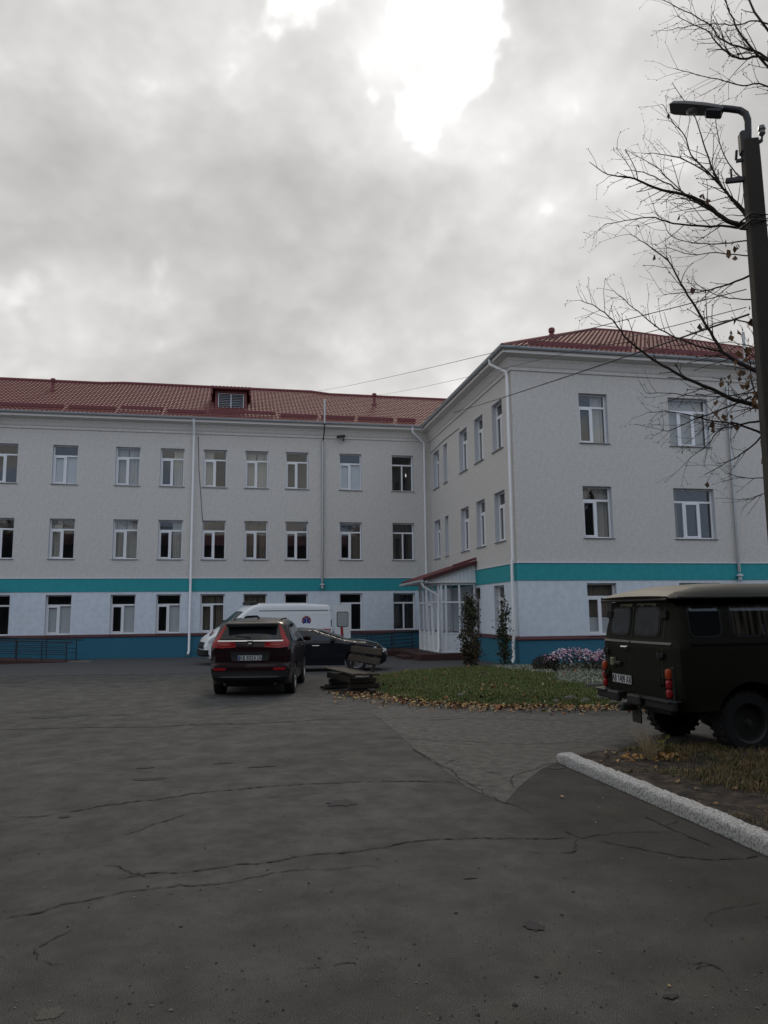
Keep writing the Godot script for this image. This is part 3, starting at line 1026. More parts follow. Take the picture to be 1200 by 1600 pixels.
	for q in [[-0.61, 0.02, 0.05, 0.80], [0.61, 0.02, 0.05, 0.80], [0, 0.02, 0.06, 0.80], [0, 0.40, 1.2, 0.05], [0, -0.36, 1.2, 0.05]]:
		lf.cbox(Vector3(q[0], q[1], 0.03), Vector3(q[2], q[3], 0.06), 0.006)
	part("louvre_frame", lf, M.gutter, dn)
	for s in [-1, 1]:
		for k in 8:
			var sl := MB.new()
			sl.cbox(Vector3(s * 0.305, -0.28 + k * 0.088, 0.0), Vector3(0.54, 0.012, 0.09), 0.002, Basis(Vector3.RIGHT, 0.65))
			part("slat", sl, M.gutter, dn)
	var bk := MB.new()
	bk.box(Vector3(0, 0, -0.12), Vector3(1.28, 0.9, 0.02))
	part("backing", bk, M.black, dn)
	# roof vents
	for q in [[-9.24, -39.0], [7.2, -39.0], [12.25, -27.0]]:
		var vb := MB.new()
		var d: float = (ZM if q[1] < -30 else ZW) + 0.52 - q[1]
		var y0 := 10.80 + rise * d
		var hgt := 0.62 if q[1] < -30 else 0.34
		vb.lathe([Vector2(0.17, -0.15), Vector2(0.13, 0.12), Vector2(0.075, 0.16), Vector2(0.075, hgt - 0.16), Vector2(0.12, hgt - 0.12), Vector2(0.13, hgt), Vector2(0.10, hgt + 0.05), Vector2(0, hgt + 0.07)], 14, Transform3D(Basis.IDENTITY, Vector3(q[0], y0, q[1])))
		part_w("roof_vent", vb, M.roof_dark, H)
	# downpipes and conduits
	var pipe := func(called: String, path: Array, r: float, m: Material, clamps := true) -> void:
		var mb := MB.new()
		mb.tube(path, [r], 12)
		if clamps:
			for i in path.size() - 1:
				var a: Vector3 = path[i]
				var b: Vector3 = path[i + 1]
				if absf(a.x - b.x) < 0.02 and a.y - b.y > 3:
					var y := a.y - 0.5
					while y > b.y + 0.3:
						mb.tube([Vector3(a.x, y, a.z), Vector3(a.x, y - 0.07, a.z)], [r + 0.008], 12)
						mb.box(Vector3(a.x, y - 0.03, a.z - 0.07 if a.x < 9.2 or a.x > 9.34 else a.z), Vector3(0.03, 0.03, 0.09))
						y -= 2.05
		part_w(called, mb, m, H)
	pipe.call("downpipe", [Vector3(-2.09, 10.72, ZM + 0.53), Vector3(-2.09, 10.55, ZM + 0.5), Vector3(-2.09, 10.15, ZM + 0.15), Vector3(-2.09, 9.9, ZM + 0.13), Vector3(-2.09, 0.05, ZM + 0.13), Vector3(-2.12, -0.12, ZM + 0.3)], 0.055, M.pvc)
	pipe.call("downpipe", [Vector3(-10.62, 10.72, ZM + 0.53), Vector3(-10.62, 10.5, ZM + 0.5), Vector3(-11.0, 10.1, ZM + 0.15), Vector3(-11.0, 0, ZM + 0.13)], 0.055, M.pvc)
	pipe.call("downpipe", [Vector3(8.38, 10.72, ZM + 0.53), Vector3(8.38, 10.5, ZM + 0.5), Vector3(9.06, 10.02, ZM + 0.15), Vector3(9.06, 9.8, ZM + 0.12), Vector3(9.06, 0.4, ZM + 0.12)], 0.055, M.pvc)
	pipe.call("downpipe", [Vector3(XS - 0.53, 10.72, -24.95), Vector3(XS - 0.53, 10.55, -24.93), Vector3(XS - 0.12, 10.12, -24.42), Vector3(XS - 0.11, 9.9, -24.38), Vector3(XS - 0.11, 3.5, -24.38), Vector3(XS - 0.15, 3.3, -24.38), Vector3(XS - 0.15, 0.9, -24.38), Vector3(XS - 0.19, 0.6, -24.38), Vector3(XS - 0.19, 0.1, -24.38), Vector3(XS - 0.3, -0.05, -24.3)], 0.055, M.pvc)
	pipe.call("conduit", [Vector3(4.02, 11.9, ZM + 0.66), Vector3(4.02, 10.7, ZM + 0.66)], 0.045, M.galv, false)
	pipe.call("conduit", [Vector3(4.02, 10.7, ZM + 0.66), Vector3(4.02, 10.3, ZM + 0.4), Vector3(4.0, 9.95, ZM + 0.1)], 0.028, M.rail, false)
	pipe.call("conduit", [Vector3(4.0, 9.95, ZM + 0.1), Vector3(3.98, 3.1, ZM + 0.1)], 0.055, M.galv)
	pipe.call("conduit", [Vector3(17.84, 9.92, ZW + 0.1), Vector3(17.8, 3.0, ZW + 0.1)], 0.055, M.galv)
	pipe.call("conduit", [Vector3(18.3, 10.6, ZW + 0.62), Vector3(18.3, 11.85, ZW + 0.62)], 0.055, M.galv, false)
	for q in [Vector3(3.98, 2.98, ZM + 0.12), Vector3(17.8, 2.85, ZW + 0.12)]:
		var jb := MB.new()
		jb.lathe([Vector2(0, 0.10), Vector2(0.05, 0.09), Vector2(0.12, 0.03), Vector2(0.13, 0.0), Vector2(0.06, -0.02), Vector2(0.07, -0.14), Vector2(0.03, -0.18), Vector2(0, -0.18)], 12, Transform3D(Basis.IDENTITY, q))
		part_w("wall_lamp", jb, M.gutter, H)
	# camera under the cornice
	var cc := MB.new()
	var cq := Vector3(4.86, 10.18, ZM + 0.28)
	cc.cbox(cq, Vector3(0.42, 0.12, 0.13), 0.02, Basis(Vector3.BACK, 0.15))
	cc.tube([cq + Vector3(0.1, -0.05, 0), cq + Vector3(0.16, -0.16, -0.1), cq + Vector3(0.16, -0.14, -0.27)], [0.025], 8)
	part_w("security_camera", cc, M.black, H)
	# thin cable pinned to the side wall
	var cb := MB.new()
	cb.tube([Vector3(XS - 0.02, 9.52, -35.5), Vector3(XS - 0.02, 9.62, -33), Vector3(XS - 0.02, 9.58, -30.6)], [0.012], 5)
	part_w("wall_cable", cb, M.black, H)
	cb = MB.new()
	cb.tube([Vector3(-1.9, 10.0, ZM + 0.015), Vector3(-1.83, 8.4, ZM + 0.015), Vector3(-1.62, 6.0, ZM + 0.015)], [0.012], 5)
	part_w("wall_cable", cb, M.rail, H)
	# edge of the canopy over the far door
	var ct := thing("door_canopy", "small grey canopy over the door beyond the left ramp", "canopy", Vector3(-10.9, 2.9, ZM))
	var cn := MB.new()
	cn.cbox(Vector3(-0.7, 0.05, 0.6), Vector3(2.2, 0.08, 1.2), 0.02, Basis(Vector3.RIGHT, 0.12))
	part("canopy_roof", cn, M.roof_dark, ct)
	cn = MB.new()
	cn.tube([Vector3(0.42, -0.05, 1.22), Vector3(-1.8, -0.05, 1.22)], [0.055], 10)
	part("gutter", cn, M.gutter, ct)
	for s in [-1.6, 0.2]:
		cn = MB.new()
		cn.bar(Vector3(s, 0.0, 1.0), Vector3(s, -0.5, 0.03), 0.04, 0.04)
		part("bracket", cn, M.rail, ct)

# ------------------------------------------------------------------ entrance porch
func glazing(parent: Node3D, called: String, a: Vector3, b: Vector3, ys: Array, posts: Array, door := -1) -> void:
	# a framed glazed screen from a to b (base points), panel below ys[1], lights between ys[1..3]
	var ax := (b - a).normalized()
	var nrm := ax.cross(Vector3.UP)
	var bs := Basis(ax, Vector3.UP, nrm)
	var L := a.distance_to(b)
	var f := MB.new()
	var at := func(t: float, y: float) -> Vector3: return a + ax * t + Vector3.UP * y
	for t in posts: f.cbox(at.call(clampf(t, 0.04, L - 0.04), (ys[0] + ys[3]) / 2), Vector3(0.07, ys[3] - ys[0], 0.08), 0.006, bs)
	for y in [ys[0] + 0.04, ys[1], ys[2], ys[3] - 0.04]:
		for i in posts.size() - 1:
			var t0: float = posts[i] + 0.035
			var t1: float = posts[i + 1] - 0.035
			f.cbox(at.call((t0 + t1) / 2, y), Vector3(t1 - t0, 0.07, 0.07), 0.006, bs)
	var o := part(called, f, M.pvc, parent)
	for i in posts.size() - 1:
		var t0: float = posts[i] + 0.03
		var t1: float = posts[i + 1] - 0.03
		var p := MB.new()
		p.cbox(at.call((t0 + t1) / 2, (ys[0] + ys[1]) / 2), Vector3(t1 - t0, ys[1] - ys[0] - 0.08, 0.03), 0.004, bs)
		part("panel", p, M.pvc, o)
		for k in [1, 2]:
			p = MB.new()
			p.quad(at.call(t0, ys[k]), at.call(t1, ys[k]), at.call(t1, ys[k + 1]), at.call(t0, ys[k + 1]))
			part("pane", p, M.pane, o)
		if i == door:
			p = MB.new()
			for q in [[t0 + 0.04, (ys[0] + ys[2]) / 2, 0.07, ys[2] - ys[0] - 0.1], [t1 - 0.04, (ys[0] + ys[2]) / 2, 0.07, ys[2] - ys[0] - 0.1]]:
				p.cbox(at.call(q[0], q[1]) + nrm * 0.02, Vector3(q[2], q[3], 0.09), 0.006, bs)
			p.cbox(at.call((t0 + t1) / 2, ys[2] - 0.09) + nrm * 0.02, Vector3(t1 - t0 - 0.15, 0.08, 0.09), 0.006, bs)
			part("door_leaf", p, M.pvc, o)
			p = MB.new()
			p.cbox(at.call(t1 - 0.06, 1.05) + nrm * 0.09, Vector3(0.03, 0.22, 0.03), 0.006, bs)
			part("handle", p, M.gutter, o)
func build_porch() -> void:
	var P := Vector3(7.93, -0.20, -28.9)
	var T := thing("entrance_porch", "white glazed entrance porch with sloping red roof in the building corner", "porch", P)
	var ys := [0.26, 1.02, 2.25, 3.0]
	var d := 3.3
	var w := XS - P.x - 0.02
	glazing(T, "front_screen", Vector3(0, 0, 0), Vector3(w, 0, 0), ys, [0.03, 0.22, 0.78, w - 0.03])
	glazing(T, "door_screen", Vector3(-0.05, 0, -d), Vector3(-0.05, 0, -0.06), ys, [0.03, 0.85, 1.6, 2.35, d - 0.1], 2)
	glazing(T, "rear_screen", Vector3(w, 0, -d), Vector3(0, 0, -d), ys, [0.03, 0.7, w - 0.03])
	var fa := MB.new()
	# clapboard gable over the front screen
	var n := 12
	for i in n:
		var x0 := -0.5 + (w + 0.5) * i / n
		var x1 := -0.5 + (w + 0.5) * (i + 1) / n
		var y0 := 3.13 + (x0 + 0.72) * 0.315
		var y1 := 3.13 + (x1 + 0.72) * 0.315
		fa.prism(PackedVector2Array([Vector2(x0 + 0.004, 3.0), Vector2(x1 - 0.004, 3.0), Vector2(x1 - 0.004, y1 - 0.04), Vector2(x0 + 0.004, y0 - 0.04)]), 0.05, 0.09)
	part("gable_boarding", fa, M.pvc, T)
	var sf := MB.new()
	sf.cbox(Vector3(w / 2 - 0.32, 3.03, -d / 2), Vector3(w + 0.72, 0.05, d + 0.3), 0.006)
	part("soffit", sf, M.soffit, T)
	var rf := MB.new()
	var ang := atan(0.315)
	var rc := Vector3((w - 0.75) / 2, 3.15 + 0.315 * (w + 0.75) / 2, -d / 2 - 0.1)
	rf.cbox(rc, Vector3((w + 0.75) / cos(ang), 0.05, d + 0.75), 0.01, Basis(Vector3.BACK, ang))
	for k in 20:
		rf.cbox(rc + Vector3(0, 0.035, -d / 2 - 0.35 + k * (d + 0.7) / 19.0), Vector3((w + 0.75) / cos(ang), 0.03, 0.09), 0.01, Basis(Vector3.BACK, ang))
	var roof := part("roof", rf, M.roof_dark, T)
	var ve := MB.new()
	ve.cbox(rc + Vector3(0, -0.015, d / 2 + 0.385), Vector3((w + 0.76) / cos(ang), 0.15, 0.025), 0.004, Basis(Vector3.BACK, ang))
	part("verge_trim", ve, M.red_metal, roof)
	var sg := MB.new()
	sg.cbox(rc + Vector3(0.62, 0.33, d / 2 + 0.3), Vector3(1.05, 0.10, 0.03), 0.004, Basis(Vector3.BACK, ang))
	part("snow_guard", sg, M.roof_dark, roof)
	var gt := MB.new()
	gt.tube([Vector3(-0.80, 3.08, 0.27), Vector3(-0.80, 3.04, -d - 0.45)], [0.06], 10)
	part("gutter", gt, M.gutter, T)
	var dp := MB.new()
	dp.tube([Vector3(-0.80, 3.03, 0.2), Vector3(-0.74, 2.88, 0.16), Vector3(-0.2, 2.55, 0.12), Vector3(-0.13, 2.45, 0.1), Vector3(-0.13, 0.42, 0.1), Vector3(-0.2, 0.3, 0.16)], [0.05], 10)
	part("downpipe", dp, M.pvc, T)
	var st := MB.new()
	st.cbox(Vector3(w / 2 - 0.45, 0.10, -d / 2 + 0.05), Vector3(w + 0.95, 0.30, d + 0.45), 0.015)
	part("platform", st, M.step, T)
	st = MB.new()
	st.cbox(Vector3(-1.1, 0.03, -d / 2 - 0.2), Vector3(0.4, 0.16, 1.6), 0.012)
	part("step", st, M.step, T)
	st = MB.new()
	st.cbox(Vector3(-0.35, 0.262, -d / 2 - 0.05), Vector3(0.5, 0.025, 0.8), 0.005)
	part("door_mat", st, M.black, T)

func railing(T: Node3D, a: Vector3, b: Vector3, h: float, posts: int, rails: int, tail := 0.25) -> void:
	for i in posts:
		var p := a.lerp(b, float(i) / (posts - 1))
		var mb := MB.new()
		mb.tube([p - Vector3(0, 0.05, 0), p + Vector3(0, h, 0)], [0.022], 8)
		part("post", mb, M.rail, T)
	for k in rails:
		var y := h * (1.0 - 0.21 * k)
		var mb := MB.new()
		var e := (b - a).normalized() * tail if k == 0 else Vector3.ZERO
		mb.tube([a + Vector3(0, y, 0) - e, b + Vector3(0, y, 0) + e], [0.026 if k == 0 else 0.014], 8)
		part("rail", mb, M.rail, T)
func build_ramps() -> void:
	var g := SLOPE * -34.0
	var T := thing("access_ramp", "concrete access ramp with black tube railings sloping away from the left door", "ramp", Vector3(-8.6, g, -33.9))
	var mb := MB.new()
	var xf := Transform3D(Basis.IDENTITY, Vector3.ZERO)
	mb.prism(PackedVector2Array([Vector2(-5.0, -0.2), Vector2(1.95, -0.2), Vector2(1.95, 0.02), Vector2(-2.0, 0.22), Vector2(-5.0, 0.24)]), -1.1, 0.75, xf)
	part("slab", mb, M.step, T)
	mb = MB.new()
	mb.cbox(Vector3(2.25, 0.015, 0.4), Vector3(0.9, 0.05, 0.7), 0.01)
	part("landing", mb, M.concrete, T)
	railing(T, Vector3(-3.0, 0.22, 0.66), Vector3(1.75, 0.02, 0.66), 0.82, 6, 4)
	railing(T, Vector3(-3.0, 0.22, -0.8), Vector3(1.85, 0.02, -0.8), 0.86, 5, 4)
	T = thing("access_ramp", "concrete access ramp with black tube railings rising to the glazed porch", "ramp", Vector3(6.1, g, -34.1))
	mb = MB.new()
	mb.prism(PackedVector2Array([Vector2(-3.2, -0.2), Vector2(2.9, -0.2), Vector2(2.9, 0.26), Vector2(0.6, 0.24), Vector2(-3.2, 0.02)]), -0.9, 1.4)
	part("slab", mb, M.step, T)
	railing(T, Vector3(-1.1, 0.05, 0.55), Vector3(1.75, 0.25, 0.55), 0.78, 4, 5, 0.3)
	railing(T, Vector3(-1.4, 0.05, -0.6), Vector3(2.4, 0.25, -0.6), 0.80, 4, 5, 0.1)

# ------------------------------------------------------------------ vehicles
class Car:
	var prof: PackedVector2Array
	var wf: Callable
	var r := 0.1
	var ybot := 0.3
	var crown := 0.02
	var arches := []
	var cell := 0.06
	func dist(p: Vector2) -> float:
		var best := 9.0
		for i in prof.size():
			var a := prof[i]
			var b := prof[(i + 1) % prof.size()]
			if maxf(a.y, b.y) < ybot + 0.08: continue
			best = minf(best, Geometry2D.get_closest_point_to_segment(p, a, b).distance_to(p))
		return best
	func wr(x: float, y: float) -> float:
		var d := dist(Vector2(x, y))
		var w: float = wf.call(x, y)
		if d >= r: return w
		var k := 1.0 - d / r
		return w - r * (1.0 - sqrt(maxf(0.0, 1.0 - k * k)))
	func cut() -> PackedVector2Array:
		var poly := prof
		for a in arches:
			var c := PackedVector2Array()
			for i in 28: c.append(Vector2(a[0], a[1]) + Vector2.from_angle(TAU * i / 28.0) * a[2])
			var best := poly
			var bl := -1.0
			for q in Geometry2D.clip_polygons(poly, c):
				var rc := Rect2(q[0], Vector2.ZERO)
				for p in q: rc = rc.expand(p)
				if rc.get_area() > bl: bl = rc.get_area(); best = q
			poly = best
		return poly
	func on_arch(p: Vector2) -> bool:
		for a in arches:
			if absf(p.distance_to(Vector2(a[0], a[1])) - a[2]) < 0.02: return true
		return false
	func patch(mb: MB, poly: PackedVector2Array, off: float, sides := [1, -1]) -> void:
		var rc := Rect2(poly[0], Vector2.ZERO)
		for p in poly: rc = rc.expand(p)
		var gx0 := floori(rc.position.x / cell)
		var gx1 := ceili(rc.end.x / cell)
		var gy0 := floori(rc.position.y / cell)
		var gy1 := ceili(rc.end.y / cell)
		for j in range(gy0, gy1):
			for i in range(gx0, gx1):
				var q := PackedVector2Array([Vector2(i, j) * cell, Vector2(i + 1, j) * cell, Vector2(i + 1, j + 1) * cell, Vector2(i, j + 1) * cell])
				for pp in Geometry2D.intersect_polygons(q, poly):
					var ix := Geometry2D.triangulate_polygon(pp)
					for k in range(0, ix.size(), 3):
						var t := []
						for m in 3:
							var p := pp[ix[k + m]]
							t.append(Vector3(p.x, p.y, wr(p.x, p.y) + off))
						if (t[1] - t[0]).cross(t[2] - t[0]).z < 0: t.reverse()
						for s in sides:
							if s > 0: mb.tri(t[0], t[1], t[2])
							else: mb.tri(t[2] * Vector3(1, 1, -1), t[1] * Vector3(1, 1, -1), t[0] * Vector3(1, 1, -1))
	func body() -> MB:
		var mb := MB.new()
		var poly := cut()
		if Geometry2D.is_polygon_clockwise(poly): poly.reverse()
		patch(mb, poly, 0.0)
		var vn := []
		for i in poly.size():
			var e0 := (poly[i] - poly[(i + poly.size() - 1) % poly.size()]).normalized()
			var e1 := (poly[(i + 1) % poly.size()] - poly[i]).normalized()
			var e := (e0 + e1).normalized()
			vn.append(Vector2(e.y, -e.x))
		var m := 14
		for i in poly.size():
			var a := poly[i]
			var b := poly[(i + 1) % poly.size()]
			var arch := on_arch(a) and on_arch(b)
			var ns := maxi(1, ceili(a.distance_to(b) / cell))
			for s in ns:
				var p := a.lerp(b, float(s) / ns)
				var q := a.lerp(b, float(s + 1) / ns)
				var wp := wr(p.x, p.y)
				var wq := wr(q.x, q.y)
				if arch:
					for sd in [1, -1]:
						var A := Vector3(p.x, p.y, wp * sd)
						var B := Vector3(q.x, q.y, wq * sd)
						var C := Vector3(q.x, q.y, (wq - 0.3) * sd)
						var D := Vector3(p.x, p.y, (wp - 0.3) * sd)
						if sd > 0: mb.quad(A, D, C, B)
						else: mb.quad(B, C, D, A)
					continue
				var n0: Vector2 = vn[i].lerp(vn[(i + 1) % poly.size()], float(s) / ns).normalized()
				var n1: Vector2 = vn[i].lerp(vn[(i + 1) % poly.size()], float(s + 1) / ns).normalized()
				var c0 := crown if p.y > ybot + 0.02 else 0.0
				var c1 := crown if q.y > ybot + 0.02 else 0.0
				for k in m:
					var t0 := -1.0 + 2.0 * k / m
					var t1 := -1.0 + 2.0 * (k + 1) / m
					var f := func(pt: Vector2, w: float, t: float, nn: Vector2, cr: float) -> Vector3:
						var o := pt + nn * cr * (1 - t * t)
						return Vector3(o.x, o.y, w * t)
					mb.quad(f.call(p, wp, t0, n0, c0), f.call(q, wq, t0, n1, c1), f.call(q, wq, t1, n1, c1), f.call(p, wp, t1, n0, c0))
		mb.smooth(38)
		return mb
	func end_x(y: float, rear: bool) -> float:
		var best := 99.0 if rear else -99.0
		for i in prof.size():
			var a := prof[i]
			var b := prof[(i + 1) % prof.size()]
			if (a.y <= y and b.y >= y) or (b.y <= y and a.y >= y):
				var t := 0.5 if absf(b.y - a.y) < 1e-5 else (y - a.y) / (b.y - a.y)
				var x := lerpf(a.x, b.x, t)
				best = minf(best, x) if rear else maxf(best, x)
		return best
	func on_end(z: float, y: float, rear: bool, off: float) -> Vector3:
		var x := end_x(y, rear)
		var w: float = wf.call(x, y) - r
		var dz := absf(z) - w
		var inn := 0.0
		var sl := (end_x(y + 0.004, rear) - end_x(y - 0.004, rear)) / 0.008
		var k := minf(sqrt(1.0 + sl * sl), 1.8)
		off *= k
		if dz <= 0: inn = -crown * k * (1 - (z / w) * (z / w))
		else: inn = r * (1.0 - sqrt(maxf(0.0, 1.0 - pow(minf(dz / r, 1.0), 2))))
		return Vector3(x + (inn - off if rear else -inn + off), y, z)
	func end_patch(poly: PackedVector2Array, rear: bool, off: float, depth := 0.03) -> MB:
		var mb := MB.new()
		var c2 := 0.05
		var rc := Rect2(poly[0], Vector2.ZERO)
		for p in poly: rc = rc.expand(p)
		for j in range(floori(rc.position.y / c2), ceili(rc.end.y / c2)):
			for i in range(floori(rc.position.x / c2), ceili(rc.end.x / c2)):
				var q := PackedVector2Array([Vector2(i, j) * c2, Vector2(i + 1, j) * c2, Vector2(i + 1, j + 1) * c2, Vector2(i, j + 1) * c2])
				for pp in Geometry2D.intersect_polygons(q, poly):
					var ix := Geometry2D.triangulate_polygon(pp)
					for k in range(0, ix.size(), 3):
						var t := []
						for m in 3: t.append(on_end(pp[ix[k + m]].x, pp[ix[k + m]].y, rear, off))
						var nx: float = (t[1] - t[0]).cross(t[2] - t[0]).x
						if (nx > 0) == rear: t.reverse()
						mb.tri(t[0], t[1], t[2])
		var ctr := Vector2.ZERO
		for p in poly: ctr += p / poly.size()
		for i in poly.size():
			var a := poly[i]
			var b := poly[(i + 1) % poly.size()]
			var ns := maxi(1, ceili(a.distance_to(b) / c2))
			for s in ns:
				var p := a.lerp(b, float(s) / ns)
				var q := a.lerp(b, float(s + 1) / ns)
				mb.out_quad(on_end(p.x, p.y, rear, off), on_end(q.x, q.y, rear, off), on_end(q.x, q.y, rear, off - depth), on_end(p.x, p.y, rear, off - depth), on_end(ctr.x, ctr.y, rear, -0.3))
		mb.smooth(35)
		return mb

func rrect(x0: float, y0: float, x1: float, y1: float, r: float) -> PackedVector2Array:
	var o := PackedVector2Array()
	for k in 4:
		var c := Vector2(x1 - r if k == 0 or k == 3 else x0 + r, y1 - r if k < 2 else y0 + r)
		for i in 5: o.append(c + Vector2.from_angle(PI / 2 * k + PI / 8 * i) * r)
	return o
func round_poly(p: PackedVector2Array, r: float) -> PackedVector2Array:
	var o := PackedVector2Array()
	for i in p.size():
		var a := p[(i + p.size() - 1) % p.size()]
		var b := p[i]
		var c := p[(i + 1) % p.size()]
		var d := minf(r, minf(a.distance_to(b), b.distance_to(c)) * 0.45)
		var p0 := b + (a - b).normalized() * d
		var p2 := b + (c - b).normalized() * d
		for k in 5:
			var t := k / 4.0
			o.append(p0.lerp(b, t).lerp(b.lerp(p2, t), t))
	return o
func wheel(T: Node3D, at: Vector3, R: float, w: float, side: int, rimm: Material, lugs := false, spokes := 5) -> void:
	var n := Node3D.new()
	n.name = "wheel"
	T.add_child(n, true)
	n.position = at
	var xf := Transform3D(Basis(Vector3.RIGHT, PI / 2), Vector3.ZERO)
	var mb := MB.new()
	mb.lathe([Vector2(R * 0.62, -w / 2), Vector2(R * 0.86, -w / 2), Vector2(R * 0.96, -w * 0.44), Vector2(R, -w * 0.3), Vector2(R, w * 0.3), Vector2(R * 0.96, w * 0.44), Vector2(R * 0.86, w / 2), Vector2(R * 0.62, w / 2)], 36, xf)
	if lugs:
		for i in 26:
			for s in [-1, 1]:
				var a: float = TAU * (i + 0.25 * s) / 26
				mb.cbox(Vector3(cos(a) * R, sin(a) * R, s * w * 0.26), Vector3(0.026, 0.045, w * 0.42), 0.006, Basis(Vector3.BACK, a))
	part("tyre", mb, M.rubber, n)
	mb = MB.new()
	var z := side * w * 0.5
	mb.lathe([Vector2(R * 0.66, w * 0.48), Vector2(R * 0.63, w * 0.50), Vector2(R * 0.57, w * 0.40), Vector2(R * 0.54, w * 0.10), Vector2(0.0, w * 0.08)] if side > 0 else [Vector2(0.0, -w * 0.08), Vector2(R * 0.54, -w * 0.10), Vector2(R * 0.57, -w * 0.40), Vector2(R * 0.63, -w * 0.50), Vector2(R * 0.66, -w * 0.48)], 30, xf)
	for i in spokes:
		var a := TAU * i / spokes
		mb.cbox(Vector3(cos(a), sin(a), 0) * R * 0.32 + Vector3(0, 0, side * w * 0.36), Vector3(R * 0.54, R * 0.14, 0.03), 0.008, Basis(Vector3.BACK, a))
	mb.lathe([Vector2(0, w * 0.47), Vector2(R * 0.10, w * 0.46), Vector2(R * 0.13, w * 0.34)] if side > 0 else [Vector2(R * 0.13, -w * 0.34), Vector2(R * 0.10, -w * 0.46), Vector2(0, -w * 0.47)], 16, xf)
	part("rim", mb, rimm, n)
func text_mesh(s: String, height: float, depth := 0.002) -> TextMesh:
	var t := TextMesh.new()
	t.text = s
	var f := SystemFont.new()
	f.font_names = PackedStringArray(["Droid Sans"])
	f.font_weight = 700
	t.font = f
	t.font_size = 32
	t.pixel_size = height / 23.0
	t.depth = depth
	return t
func plate(T: Node3D, at: Vector3, turn: float, s: String, flag := true, tilt := 0.0, w := 0.52) -> void:
	var mb := MB.new()
	mb.prism(rrect(-w / 2, -0.056, w / 2, 0.056, 0.012), -0.006, 0.002)
	var o := part("license_plate", mb, M.plate, T)
	o.position = at
	o.rotation = Vector3(tilt, turn, 0)
	mb = MB.new()
	for q in [[0, 0.049, w - 0.03, 0.004], [0, -0.049, w - 0.03, 0.004], [-w / 2 + 0.008, 0, 0.004, 0.094], [w / 2 - 0.008, 0, 0.004, 0.094]]:
		mb.box(Vector3(q[0], q[1], 0.003), Vector3(q[2], q[3], 0.003))
	part("border", mb, M.letter, o)
	if flag:
		mb = MB.new()
		mb.box(Vector3(-w / 2 + 0.026, 0, 0.0032), Vector3(0.03, 0.088, 0.003))
		part("country_band", mb, M.blue, o)
	var t := part("plate_text", text_mesh(s, 0.084), M.letter, o)
	t.position = Vector3(0.016 if flag else 0.0, 0.0, 0.004)
	t.scale = Vector3(0.80, 1.0, 1.0)

func build_vehicles() -> void:
	build_suv()
	build_sedan()
	build_ambulance()
	build_van()

func car_windows(T: Node3D, c: Car, polys: Array, trim: Material) -> void:
	for p in polys:
		for s in [1, -1]:
			var fr := MB.new()
			var big := Geometry2D.offset_polygon(p, 0.022)
			if trim and big.size() > 0:
				for rr in Geometry2D.clip_polygons(big[0], p) as Array:
					pass
				c.patch(fr, big[0], 0.004, [s])
				fr.smooth(40)
			var g := MB.new()
			c.patch(g, p, 0.008, [s])
			g.smooth(40)
			var o := part("side_window", g, M.carglass, T)
			if trim: part("window_trim", fr, trim, o)

